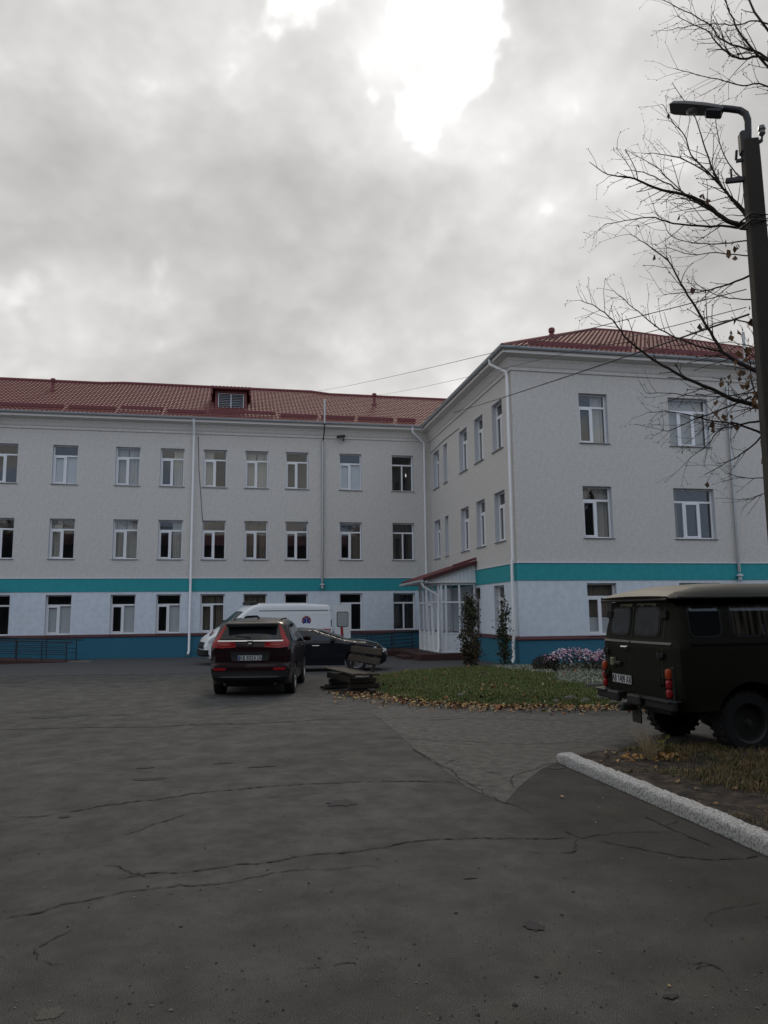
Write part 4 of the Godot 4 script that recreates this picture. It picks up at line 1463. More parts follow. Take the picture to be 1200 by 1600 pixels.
func build_suv() -> void:
	var T := thing("parked_car", "dark red sport utility car with red lamps, seen from behind", "car", Vector3(0.68, gy(0.4, -19) - 0.005, -19.2), deg_to_rad(90 - 9.5))
	var c := Car.new()
	c.prof = PackedVector2Array([Vector2(-2.16, 0.36), Vector2(-2.27, 0.46), Vector2(-2.29, 0.62), Vector2(-2.27, 0.72), Vector2(-2.22, 0.76), Vector2(-2.21, 0.92), Vector2(-2.23, 1.06), Vector2(-2.20, 1.20), Vector2(-2.14, 1.26), Vector2(-1.86, 1.56), Vector2(-1.80, 1.62), Vector2(-1.60, 1.655), Vector2(-0.9, 1.69), Vector2(-0.2, 1.69), Vector2(0.35, 1.63), Vector2(1.20, 1.13), Vector2(1.9, 1.02), Vector2(2.2, 0.88), Vector2(2.3, 0.65), Vector2(2.26, 0.4), Vector2(2.1, 0.28), Vector2(-2.0, 0.28)])
	c.wf = func(x: float, y: float) -> float:
		var w := 0.925 - 0.05 * smoothstep(0.7, 0.3, y)
		w -= 0.40 * maxf(0.0, y - 1.12)
		w -= 0.05 * smoothstep(-1.6, -2.3, x) + 0.12 * smoothstep(1.5, 2.3, x)
		return w
	c.r = 0.11
	c.ybot = 0.28
	c.crown = 0.045
	c.arches = [[-1.33, 0.35, 0.41], [1.33, 0.35, 0.41]]
	part("body", c.body(), M.maroon, T)
	car_windows(T, c, [round_poly(PackedVector2Array([Vector2(-0.42, 1.15), Vector2(0.45, 1.13), Vector2(0.92, 1.15), Vector2(0.2, 1.54), Vector2(-0.42, 1.58)]), 0.05), round_poly(PackedVector2Array([Vector2(-1.35, 1.18), Vector2(-0.50, 1.15), Vector2(-0.50, 1.58), Vector2(-1.2, 1.56)]), 0.05), round_poly(PackedVector2Array([Vector2(-1.88, 1.27), Vector2(-1.43, 1.19), Vector2(-1.28, 1.55), Vector2(-1.55, 1.52)]), 0.05)], M.black)
	var rw := part("rear_window", c.end_patch(round_poly(PackedVector2Array([Vector2(-0.70, 1.27), Vector2(0.70, 1.27), Vector2(0.565, 1.565), Vector2(-0.565, 1.565)]), 0.04), true, 0.02), M.carglass, T)
	var wi := MB.new()
	wi.bar(c.on_end(0.0, 1.30, true, 0.03), c.on_end(-0.34, 1.335, true, 0.02), 0.02, 0.03)
	part("wiper", wi, M.black, rw)
	var sp := MB.new()
	sp.cbox(Vector3(-1.98, 1.605, 0), Vector3(0.30, 0.05, 1.14), 0.02, Basis(Vector3.BACK, 0.10))
	sp.cbox(Vector3(-2.03, 1.57, 0), Vector3(0.18, 0.05, 1.10), 0.015, Basis(Vector3.BACK, 0.10))
	part("spoiler", sp, M.black, T)
	for s in [-1, 1]:
		var lp := PackedVector2Array([Vector2(s * 0.30, 1.10), Vector2(s * 0.34, 1.215), Vector2(s * 0.70, 1.225), Vector2(s * 0.575, 1.575), Vector2(s * 0.635, 1.565), Vector2(s * 0.80, 1.26), Vector2(s * 0.855, 1.20), Vector2(s * 0.84, 1.10), Vector2(s * 0.62, 1.075)])
		var l := part("tail_lamp", c.end_patch(round_poly(lp, 0.025), true, 0.022, 0.05), M.redlamp, T)
		var li := c.end_patch(rrect(minf(s * 0.44, s * 0.66), 1.135, maxf(s * 0.44, s * 0.66), 1.165, 0.01), true, 0.028, 0.01)
		part("lamp_strip", li, M.orangelamp, l)
		part("reflector", c.end_patch(rrect(minf(s * 0.52, s * 0.78), 0.60, maxf(s * 0.52, s * 0.78), 0.655, 0.012), true, 0.012, 0.02), M.redlamp, T)
		var mi := MB.new()
		mi.cbox(Vector3(0.72, 1.19, s * 1.03), Vector3(0.13, 0.15, 0.20), 0.04)
		part("wing_mirror", mi, M.maroon, T)
		for x in [-0.75, 0.15]:
			var hd := MB.new()
			hd.cbox(Vector3(x, 1.03, s * 0.93), Vector3(0.20, 0.035, 0.04), 0.012)
			part("door_handle", hd, M.maroon, T)
		var rl := MB.new()
		rl.tube([Vector3(-1.45, 1.66, s * 0.55), Vector3(-1.25, 1.70, s * 0.56), Vector3(-0.1, 1.71, s * 0.56), Vector3(0.15, 1.67, s * 0.55)], [0.018], 6)
		part("roof_rail", rl, M.black, T)
	part("chrome_strip", c.end_patch(rrect(-0.72, 1.222, 0.72, 1.25, 0.01), true, 0.03, 0.03), M.chrome, T)
	var em := part("emblem", c.end_patch(round_poly(PackedVector2Array([Vector2(-0.075, 1.235), Vector2(-0.055, 1.125), Vector2(0.055, 1.125), Vector2(0.075, 1.235)]), 0.02), true, 0.036, 0.03), M.black, T)
	for q in [[[-0.05, 1.222], [-0.036, 1.222], [-0.030, 1.14], [-0.044, 1.14]], [[0.036, 1.222], [0.05, 1.222], [0.044, 1.14], [0.030, 1.14]], [[-0.034, 1.187], [0.034, 1.187], [0.034, 1.173], [-0.034, 1.173]]]:
		var pp := PackedVector2Array()
		for p in q: pp.append(Vector2(p[0], p[1]))
		part("emblem_bar", c.end_patch(pp, true, 0.044, 0.01), M.chrome, em)
	part("bumper_cladding", c.end_patch(round_poly(PackedVector2Array([Vector2(-0.80, 0.38), Vector2(0.80, 0.38), Vector2(0.85, 0.58), Vector2(-0.85, 0.58)]), 0.03), true, 0.02, 0.04), M.black, T)
	part("skid_plate", c.end_patch(round_poly(PackedVector2Array([Vector2(-0.62, 0.42), Vector2(0.62, 0.42), Vector2(0.66, 0.475), Vector2(-0.66, 0.475)]), 0.02), true, 0.032, 0.03), M.darkrim, T)
	part("tailgate_seam", c.end_patch(rrect(-0.74, 0.755, 0.74, 0.765, 0.003), true, 0.003, 0.003), M.black, T)
	part("plate_recess", c.end_patch(round_poly(PackedVector2Array([Vector2(-0.40, 0.80), Vector2(0.40, 0.80), Vector2(0.44, 1.00), Vector2(-0.44, 1.00)]), 0.03), true, 0.006, 0.006), M.black, T)
	plate(T, Vector3(-2.275, 0.865, 0.0), -PI / 2, "AB 8024 IA")
	for x in [-1.33, 1.33]:
		for s in [-1, 1]: wheel(T, Vector3(x, 0.35, s * 0.80), 0.355, 0.235, s, M.rim)
	var fin := MB.new()
	fin.prism(PackedVector2Array([Vector2(-0.12, 0), Vector2(0.12, 0), Vector2(-0.06, 0.07), Vector2(-0.12, 0.07)]), -0.015, 0.015, Transform3D(Basis.IDENTITY, Vector3(-1.35, 1.695, 0.06)))
	part("antenna", fin, M.black, T)
	var und2 := MB.new()
	und2.cbox(Vector3(0, 0.30, 0), Vector3(3.9, 0.16, 1.2), 0.02)
	for s in [-1, 1]: und2.tube([Vector3(-2.2, 0.30, s * 0.55), Vector3(-1.8, 0.30, s * 0.55)], [0.04], 8)
	part("underbody", und2, M.black, T)

func build_sedan() -> void:
	var T := thing("parked_car", "black saloon car parked between the ambulance and the wooden bench", "car", Vector3(2.47, gy(2.6, -25) - 0.003, -25.0), deg_to_rad(-7))
	var c := Car.new()
	c.prof = PackedVector2Array([Vector2(-2.36, 0.40), Vector2(-2.42, 0.60), Vector2(-2.40, 0.88), Vector2(-2.33, 1.02), Vector2(-2.1, 1.06), Vector2(-1.2, 1.30), Vector2(-0.8, 1.345), Vector2(-0.35, 1.35), Vector2(0.1, 1.31), Vector2(1.07, 0.99), Vector2(1.7, 0.93), Vector2(2.15, 0.82), Vector2(2.36, 0.66), Vector2(2.42, 0.48), Vector2(2.38, 0.30), Vector2(2.2, 0.20), Vector2(-2.2, 0.22)])
	c.wf = func(x: float, y: float) -> float:
		var w := 0.925 - 0.06 * smoothstep(0.55, 0.2, y)
		w -= 0.48 * maxf(0.0, y - 0.93)
		w -= 0.10 * smoothstep(-1.5, -2.42, x) + 0.22 * pow(smoothstep(1.2, 2.42, x), 2)
		return w
	c.r = 0.10
	c.ybot = 0.20
	c.crown = 0.05
	c.arches = [[-1.38, 0.33, 0.38], [1.42, 0.33, 0.38]]
	part("body", c.body(), M.navy, T)
	car_windows(T, c, [round_poly(PackedVector2Array([Vector2(-0.42, 1.0), Vector2(0.74, 0.98), Vector2(0.05, 1.265), Vector2(-0.42, 1.29)]), 0.05), round_poly(PackedVector2Array([Vector2(-1.45, 1.04), Vector2(-0.50, 1.0), Vector2(-0.50, 1.29), Vector2(-1.08, 1.265)]), 0.06)], M.black)
	for s in [-1, 1]:
		var ch := MB.new()
		for q in [[[-1.6, 1.035], [0.84, 0.965]], [[0.84, 0.965], [0.09, 1.285]], [[0.09, 1.285], [-0.55, 1.32]], [[-0.55, 1.32], [-1.18, 1.285]]]:
			var a := Vector2(q[0][0], q[0][1])
			var b := Vector2(q[1][0], q[1][1])
			for k in 8:
				var p := a.lerp(b, k / 8.0)
				var p2 := a.lerp(b, (k + 1) / 8.0)
				ch.bar(Vector3(p.x, p.y, s * (c.wr(p.x, p.y) + 0.008)), Vector3(p2.x, p2.y, s * (c.wr(p2.x, p2.y) + 0.008)), 0.012, 0.022)
		part("chrome_trim", ch, M.chrome, T)
		for x in [-0.92, 0.15]:
			var hd := MB.new()
			hd.cbox(Vector3(x - 0.02, 0.83, s * 0.945), Vector3(0.24, 0.035, 0.03), 0.012)
			part("door_handle", hd, M.chrome, T)
		var mi := MB.new()
		mi.cbox(Vector3(0.66, 1.02, s * 1.0), Vector3(0.16, 0.15, 0.20), 0.045)
		part("wing_mirror", mi, M.black, T)
		var hl := MB.new()
		c.patch(hl, round_poly(PackedVector2Array([Vector2(1.92, 0.70), Vector2(2.02, 0.79), Vector2(2.30, 0.66), Vector2(2.33, 0.60), Vector2(2.18, 0.62)]), 0.02), 0.012, [s])
		hl.smooth(40)
		part("headlight", hl, M.lamp, T)
		part("headlight", c.end_patch(round_poly(PackedVector2Array([Vector2(s * 0.40, 0.64), Vector2(s * 0.45, 0.70), Vector2(s * 0.66, 0.72), Vector2(s * 0.68, 0.62)]), 0.02), false, 0.015, 0.03), M.lamp, T)
		var fg := MB.new()
		fg.lathe([Vector2(0, 0.03), Vector2(0.05, 0.02), Vector2(0.06, 0.0), Vector2(0.06, -0.05)], 12, Transform3D(Basis(Vector3.BACK, -PI / 2 - s * 0.0).rotated(Vector3.UP, -s * 0.5), Vector3(2.33, 0.40, s * 0.60)))
		part("fog_light", fg, M.lamp, T)
		var hood := MB.new()
		hood.tube([Vector3(1.15, 1.0, s * 0.70), Vector3(1.7, 0.955, s * 0.66), Vector3(2.1, 0.86, s * 0.55)], [0.012], 5)
		part("hood_crease", hood, M.navy, T)
	part("grille", c.end_patch(round_poly(PackedVector2Array([Vector2(-0.36, 0.45), Vector2(0.36, 0.45), Vector2(0.42, 0.68), Vector2(-0.42, 0.68)]), 0.03), false, 0.01, 0.02), M.chrome, T)
	var ws := MB.new()
	for k in 10:
		var t0 := -1.0 + k * 0.2
		var t1 := t0 + 0.2
		var f := func(x: float, y: float, t: float) -> Vector3:
			var w: float = c.wr(x, y) - 0.05
			return Vector3(x + 0.025 + 0.022 * (1 - t * t), y + 0.03 + 0.045 * (1 - t * t), w * t)
		ws.quad(f.call(0.97, 1.025, t0), f.call(0.97, 1.025, t1), f.call(0.21, 1.275, t1), f.call(0.21, 1.275, t0))
	ws.smooth(40)
	part("windscreen", ws, M.carglass, T)
	for x in [-1.38, 1.42]:
		for s in [-1, 1]: wheel(T, Vector3(x, 0.33, s * 0.80), 0.335, 0.225, s, M.rim)

func build_ambulance() -> void:
	var T := thing("ambulance", "white ambulance van with blue star emblems and its rear door open", "ambulance", Vector3(1.45, gy(1.5, -30) - 0.003, -30.15), deg_to_rad(192))
	var c := Car.new()
	c.prof = PackedVector2Array([Vector2(-2.15, 0.34), Vector2(-2.17, 0.7), Vector2(-2.15, 1.5), Vector2(-2.10, 2.13), Vector2(-2.0, 2.21), Vector2(-1.0, 2.26), Vector2(0.75, 2.25), Vector2(1.05, 2.18), Vector2(1.35, 1.99), Vector2(2.10, 1.33), Vector2(2.35, 1.22), Vector2(2.68, 0.98), Vector2(2.80, 0.72), Vector2(2.80, 0.40), Vector2(2.65, 0.28), Vector2(-2.1, 0.30)])
	c.wf = func(x: float, y: float) -> float:
		var w := 0.98 - 0.10 * maxf(0.0, y - 1.2)
		w -= 0.20 * pow(smoothstep(1.3, 2.8, x), 1.5)
		return w
	c.r = 0.10
	c.ybot = 0.30
	c.crown = 0.05
	c.arches = [[-1.5, 0.36, 0.42], [1.85, 0.36, 0.42]]
	part("body", c.body(), M.ambulance, T)
	for s in [-1, 1]:
		var g := MB.new()
		c.patch(g, round_poly(PackedVector2Array([Vector2(0.85, 1.32), Vector2(1.85, 1.30), Vector2(1.32, 1.82), Vector2(0.85, 1.84)]), 0.06), 0.006, [s])
		g.smooth(40)
		part("side_window", g, M.carglass, T)
		var ln := MB.new()
		for k in 17:
			var x0 := -2.08 + k * 0.17
			ln.bar(Vector3(x0, 2.0, s * (c.wr(x0, 2.0) + 0.004)), Vector3(x0 + 0.17, 2.0, s * (c.wr(x0 + 0.17, 2.0) + 0.004)), 0.01, 0.025)
		part("roof_seam", ln, M.black, T)
		var mold := MB.new()
		for q in [[-2.03, -1.6], [-1.5, -0.35]]:
			for y in [1.33, 1.85]: mold.bar(Vector3(q[0], y, s * (c.wr(q[0], y) + 0.001)), Vector3(q[1], y, s * (c.wr(q[1], y) + 0.001)), 0.012, 0.03, Vector3.UP, 0.004)
			for x in q: mold.bar(Vector3(x, 1.33, s * (c.wr(x, 1.33) + 0.001)), Vector3(x, 1.85, s * (c.wr(x, 1.85) + 0.001)), 0.012, 0.03, Vector3.RIGHT, 0.004)
		part("panel_moulding", mold, M.ambulance, T)
		var mr := MB.new()
		mr.cbox(Vector3(1.72, 1.5, s * 1.10), Vector3(0.14, 0.32, 0.2), 0.04)
		part("wing_mirror", mr, M.black, T)
		var st := MB.new()
		c.patch(st, PackedVector2Array([Vector2(-2.05, 1.05), Vector2(0.8, 1.05), Vector2(0.8, 1.28), Vector2(-2.05, 1.28)]), 0.005, [s])
		var so := part("red_stripe", st, M.redstripe, T)
		var tx := part("stripe_text", text_mesh("ШВИДКА ДОПОМОГА", 0.14), mat(srgb(0.75, 0.76, 0.78), 0.6), so)
		tx.position = Vector3(-1.08, 1.165, s * (c.wr(-1.5, 1.165) + 0.008))
		tx.rotation.y = 0.0 if s > 0 else PI
		star_emblem(T, Vector3(-1.05, 1.60, s * (c.wr(-1.05, 1.6) + 0.004)), Vector3(0, 0 if s > 0 else PI, 0), 0.20)
		var hl := MB.new()
		c.patch(hl, round_poly(PackedVector2Array([Vector2(2.30, 0.84), Vector2(2.42, 1.08), Vector2(2.62, 0.98), Vector2(2.72, 0.82)]), 0.03), 0.008, [s])
		part("headlight", hl, M.lamp, T)
	var ws := MB.new()
	var fz := func(x: float, y: float, t: float, o: float) -> Vector3:
		var w: float = c.wr(x, y) - 0.06
		return Vector3(x + o + 0.04 * (1 - t * t), y + o + 0.036 * (1 - t * t), w * t)
	for k in 10:
		var t0 := -1.0 + k * 0.2
		ws.quad(fz.call(2.05, 1.38, t0, 0.008), fz.call(2.05, 1.38, t0 + 0.2, 0.008), fz.call(1.38, 1.96, t0 + 0.2, 0.008), fz.call(1.38, 1.96, t0, 0.008))
	ws.smooth(40)
	part("windscreen", ws, M.carglass, T)
	part("grille", c.end_patch(round_poly(PackedVector2Array([Vector2(-0.62, 0.62), Vector2(0.62, 0.62), Vector2(0.55, 0.86), Vector2(-0.55, 0.86)]), 0.04), false, 0.02, 0.03), M.black, T)
	part("front_bumper", c.end_patch(round_poly(PackedVector2Array([Vector2(-0.80, 0.34), Vector2(0.80, 0.34), Vector2(0.82, 0.58), Vector2(-0.82, 0.58)]), 0.04), false, 0.05, 0.08), M.rubber, T)
	star_emblem(T, Vector3(2.52, 1.165, -0.42), Vector3(-0.62, PI / 2, 0), 0.17)
	var lb := MB.new()
	lb.cbox(Vector3(0.95, 2.30, 0), Vector3(0.34, 0.14, 1.3), 0.05)
	part("light_bar", lb, M.black, T)
	# open rear door, swung out in line with the side that faces the yard
	var dn := Node3D.new()
	dn.name = "rear_door"
	T.add_child(dn)
	dn.position = Vector3(-2.17, 0.42, -0.90)
	dn.rotation.y = deg_to_rad(8)
	var dp := MB.new()
	dp.prism(round_poly(PackedVector2Array([Vector2(-0.80, 0), Vector2(-0.04, 0), Vector2(-0.04, 1.80), Vector2(-0.70, 1.78)]), 0.06), -0.025, 0.025)
	part("door_panel", dp, M.ambulance, dn)
	dp = MB.new()
	dp.prism(rrect(-0.66, 0.92, -0.14, 1.52, 0.08), -0.034, -0.026)
	part("window_seal", dp, M.black, dn)
	dp = MB.new()
	dp.prism(rrect(-0.63, 0.95, -0.17, 1.49, 0.07), -0.038, -0.030)
	var wn := part("door_window", dp, mat(srgb(0.45, 0.47, 0.48), 0.3), dn)
	for k in 10:
		dp = MB.new()
		dp.box(Vector3(-0.40, 1.0 + k * 0.05, -0.039), Vector3(0.40, 0.012, 0.004))
		part("blind_slat", dp, M.rim, wn)
	dp = MB.new()
	dp.prism(PackedVector2Array([Vector2(-0.46, 0.40), Vector2(-0.34, 0.40), Vector2(-0.30, 0.92), Vector2(-0.42, 0.92)]), -0.030, -0.026)
	part("red_stripe", dp, M.redstripe, dn)
	var hd := MB.new()
	hd.cbox(Vector3(-2.06, 1.5, -0.97), Vector3(0.03, 0.28, 0.03), 0.01)
	part("hinge", hd, M.black, T)
	for x in [-1.5, 1.85]:
		for s in [-1, 1]: wheel(T, Vector3(x, 0.36, s * 0.84), 0.36, 0.23, s, M.rim)
func star_emblem(T: Node3D, at: Vector3, rot: Vector3, r: float) -> void:
	var mb := MB.new()
	var pr := PackedVector2Array()
	for i in 28: pr.append(Vector2.from_angle(TAU * i / 28) * r * 0.96)
	mb.prism(pr, 0.0, 0.003)
	var o := part("star_emblem", mb, M.orange, T)
	o.position = at
	o.rotation = rot
	mb = MB.new()
	for k in 3:
		var b := Basis(Vector3.BACK, PI / 3 * k)
		mb.box(Vector3(0, 0, 0.004 + 0.0012 * k), Vector3(r * 0.42, r * 1.72, 0.003), b)
	part("star", mb, M.blue, o)
	mb = MB.new()
	mb.box(Vector3(0, 0, 0.010), Vector3(r * 0.06, r * 1.0, 0.003))
	part("staff", mb, M.plate, o)

func build_van() -> void:
	var T := thing("parked_van", "old dark green van with curtained windows standing at the dry verge", "van", Vector3(5.16, gy(7, -9.2), -9.20))
	var c := Car.new()
	c.prof = PackedVector2Array([Vector2(0.02, 0.66), Vector2(0.0, 0.9), Vector2(0.0, 1.32), Vector2(0.03, 1.38), Vector2(0.10, 1.86), Vector2(4.15, 1.87), Vector2(4.22, 1.5), Vector2(4.36, 1.35), Vector2(4.38, 0.7), Vector2(4.2, 0.55), Vector2(0.1, 0.55)])
	c.wf = func(x: float, y: float) -> float:
		var w := 0.96 - 0.03 * smoothstep(0.9, 0.55, y)
		w -= 0.13 * maxf(0.0, y - 1.36)
		if y < 1.36: w += 0.012
		return w
	c.r = 0.15
	c.ybot = 0.55
	c.crown = 0.035
	c.arches = [[0.98, 0.42, 0.47], [3.28, 0.42, 0.47]]
	part("body", c.body(), M.khaki, T)
	var rc := Car.new()
	rc.prof = PackedVector2Array([Vector2(0.0, 1.90), Vector2(-0.01, 1.925), Vector2(0.14, 1.98), Vector2(0.45, 2.04), Vector2(1.0, 2.07), Vector2(3.3, 2.07), Vector2(3.8, 2.03), Vector2(4.15, 1.95), Vector2(4.2, 1.90)])
	rc.wf = func(x: float, y: float) -> float: return 0.955 - 0.03 * smoothstep(0.5, 0.0, x) - 0.9 * maxf(0.0, y - 1.95)
	rc.r = 0.12
	rc.ybot = 1.90
	rc.crown = 0.035
	part("roof", rc.body(), M.khaki_roof, T)
	var gt := MB.new()
	for s in [-1, 1]: gt.bar(Vector3(0.05, 1.905, s * 0.955), Vector3(4.1, 1.92, s * 0.965), 0.04, 0.035, Vector3.UP, 0.01)
	gt.bar(Vector3(0.04, 1.885, -0.84), Vector3(0.04, 1.885, 0.84), 0.14, 0.03, Vector3.UP, 0.01)
	part("rain_gutter", gt, M.black, T)
	# rear doors
	var seam := func(z0: float, y0: float, z1: float, y1: float, w := 0.014) -> void:
		part("door_seam", c.end_patch(PackedVector2Array([Vector2(minf(z0, z1) - w / 2, minf(y0, y1) - w / 2), Vector2(maxf(z0, z1) + w / 2, minf(y0, y1) - w / 2), Vector2(maxf(z0, z1) + w / 2, maxf(y0, y1) + w / 2), Vector2(minf(z0, z1) - w / 2, maxf(y0, y1) + w / 2)]), true, 0.003, 0.003), M.black, T)
	seam.call(-0.06, 0.70, -0.06, 1.86)
	seam.call(-0.72, 0.70, -0.72, 1.80)
	seam.call(0.66, 0.70, 0.66, 1.84)
	seam.call(-0.70, 1.855, 0.64, 1.855, 0.02)
	part("belt_moulding", c.end_patch(rrect(-0.84, 1.335, -0.075, 1.362, 0.01), true, 0.008, 0.02), mat(srgb(0.10, 0.105, 0.085), 0.45), T)
	part("belt_moulding", c.end_patch(rrect(-0.045, 1.335, 0.84, 1.362, 0.01), true, 0.008, 0.02), mat(srgb(0.10, 0.105, 0.085), 0.45), T)
	for q in [[-0.64, -0.13], [0.04, 0.56]]:
		part("window_seal", c.end_patch(rrect(q[0] - 0.025, 1.425, q[1] + 0.025, 1.80, 0.09), true, 0.008, 0.012), M.black, T)
		var wn := part("rear_window", c.end_patch(rrect(q[0], 1.445, q[1], 1.78, 0.075), true, 0.014, 0.01), mat(srgb(0.024, 0.024, 0.028), 0.25, 0.0, noise_tex(61, 0.02, 5, 0.5, 1.0, 256, 1.8), 1.4), T)
	var peel := FastNoiseLite.new()
	peel.seed = 4; peel.frequency = 7.0
	# flaked paint over the rear doors
	for q in [[-0.45, -0.10], [0.02, 0.46]]:
		var pp := PackedVector2Array()
		for i in 15: pp.append(Vector2(lerpf(q[0], q[1], i / 14.0), 1.815 + 0.03 * peel.get_noise_1d(i * 0.13 + q[0])))
		pp.append(Vector2(q[1], 1.845)); pp.append(Vector2(q[0], 1.845))
		part("flaked_paint", c.end_patch(pp, true, 0.0045, 0.003), mat(srgb(0.15, 0.14, 0.09), 0.7), T)
	for q in [[0.66, 1.70], [0.66, 1.2], [0.66, 0.88], [-0.72, 1.70], [-0.72, 1.2], [-0.72, 0.9]]:
		var hn := MB.new()
		var hp := c.on_end(q[0], q[1], true, 0.02)
		hn.cbox(hp, Vector3(0.05, 0.07 if q[1] < 1.6 else 0.10, 0.13), 0.012)
		hn.tube([hp + Vector3(-0.02, -0.05, 0), hp + Vector3(-0.02, 0.05, 0)], [0.018], 8)
		part("door_hinge", hn, M.black if q[1] > 1.0 else M.khaki, T)
	var hd := MB.new()
	hd.cbox(c.on_end(-0.14, 1.275, true, 0.05), Vector3(0.035, 0.03, 0.15), 0.012)
	hd.cbox(c.on_end(-0.09, 1.275, true, 0.02), Vector3(0.05, 0.04, 0.04), 0.01)
	part("door_handle", hd, M.chrome, T)
	var lm := MB.new()
	lm.cbox(c.on_end(-0.50, 1.065, true, 0.03), Vector3(0.06, 0.11, 0.09), 0.012)
	part("plate_lamp", lm, mat(srgb(0.16, 0.16, 0.10), 0.5), T)
	lm = MB.new()
	lm.cbox(c.on_end(-0.36, 1.05, true, 0.03), Vector3(0.05, 0.05, 0.16), 0.012)
	part("plate_lamp", lm, M.black, T)
	plate(T, c.on_end(-0.30, 0.845, true, 0.022), -PI / 2, "AB 1409 AX", false, 0.0, 0.50)
	for s in [-1, 1]:
		var n := Node3D.new()
		n.name = "tail_lamp"
		T.add_child(n, true)
		n.position = c.on_end(s * 0.80, 0.9, true, 0.0)
		for q in [[0.085, 0.13, M.orangelamp], [-0.035, 0.11, M.redlamp], [-0.145, 0.11, M.redlamp]]:
			var l := MB.new()
			l.cbox(Vector3(-0.02, q[0], 0), Vector3(0.07, q[1], 0.085), 0.02)
			l.smooth(50)
			part("lens", l, q[2], n)
		var bk := MB.new()
		bk.cbox(Vector3(0.02, -0.03, 0), Vector3(0.05, 0.42, 0.125), 0.02)
		part("housing", bk, M.black, n)
	# bumper in sections
	for q in [[-0.95, -0.60], [-0.55, -0.25], [-0.02, 0.30], [0.33, 0.95]]:
		var bm := MB.new()
		bm.cbox(Vector3(-0.11 + (0.06 if absf(q[0] + q[1]) > 1.2 else 0.0), 0.62, (q[0] + q[1]) / 2), Vector3(0.08, 0.13, q[1] - q[0]), 0.02)
		bm.cbox(Vector3(-0.05, 0.67, (q[0] + q[1]) / 2), Vector3(0.18, 0.02, q[1] - q[0] - 0.02), 0.006)
		part("bumper", bm, M.black, T)
	var tb := MB.new()
	tb.cbox(Vector3(-0.06, 0.50, -0.14), Vector3(0.22, 0.10, 0.10), 0.02)
	tb.cbox(Vector3(0.05, 0.40, -0.12), Vector3(0.02, 0.22, 0.22), 0.005)
	part("tow_hitch", tb, M.darkrim, T)
	# side windows with curtains behind
	var curt := mat(srgb(0.075, 0.068, 0.052), 0.15, 0.0, noise_tex(62, 0.02, 3, 0.35, 1.0, 256, 2.2), 1.0)
	curt.uv1_scale = Vector3(2.2, 0.12, 2.2)
	for s in [-1, 1]:
		for q in [[0.22, 0.62, false], [0.78, 1.95, true], [2.1, 2.75, true]]:
			var po := rrect(q[0], 1.45, q[1], 1.80, 0.07)
			var sl := MB.new()
			c.patch(sl, Geometry2D.offset_polygon(po, 0.025)[0], 0.004, [s])
			var so := part("window_seal", sl, M.black, T)
			var g := MB.new()
			c.patch(g, po, 0.009, [s])
			part("side_window", g, curt if q[2] else M.carglass, so)
			if q[2] and q[1] - q[0] > 0.9:
				var br := MB.new()
				br.bar(Vector3(q[0] + 0.42, 1.44, s * (c.wr(1.2, 1.44) + 0.012)), Vector3(q[0] + 0.42, 1.81, s * (c.wr(1.2, 1.81) + 0.012)), 0.02, 0.035, Vector3.RIGHT)
				part("window_bar", br, M.black, so)
		var bl := MB.new()
		for k in 20: bl.bar(Vector3(0.2 + k * 0.2, 1.35, s * 0.975), Vector3(0.4 + k * 0.2, 1.35, s * 0.975), 0.02, 0.025)
		part("belt_moulding", bl, M.khaki, T)
	for x in [0.98, 3.28]:
		for s in [-1, 1]: wheel(T, Vector3(x, 0.385, s * 0.76), 0.385, 0.24, s, M.darkrim, true, 0)
	var ax := MB.new()
	for x in [0.98, 3.28]:
		ax.tube([Vector3(x, 0.385, -0.7), Vector3(x, 0.385, 0.7)], [0.06], 10)
		ax.lathe([Vector2(0, -0.16), Vector2(0.12, -0.1), Vector2(0.15, 0), Vector2(0.12, 0.1), Vector2(0, 0.16)], 14, Transform3D(Basis.IDENTITY, Vector3(x, 0.385, 0.1)))
	ax.cbox(Vector3(2.2, 0.50, 0), Vector3(4.0, 0.12, 0.9), 0.02)
	for s in [-1, 1]: ax.cbox(Vector3(2.2, 0.45, s * 0.62), Vector3(1.2, 0.2, 0.4), 0.03)
	part("chassis", ax, M.black, T)
	part("windscreen", c.end_patch(rrect(-0.7, 1.5, 0.7, 1.84, 0.08), false, 0.01, 0.02), M.carglass, T)
	for s in [-1, 1]:
		var hl := MB.new()
		hl.lathe([Vector2(0, 0.05), Vector2(0.08, 0.03), Vector2(0.10, 0)], 16, Transform3D(Basis(Vector3.BACK, -PI / 2), Vector3(4.39, 0.95, s * 0.62)))
		part("headlight", hl, M.lamp, T)

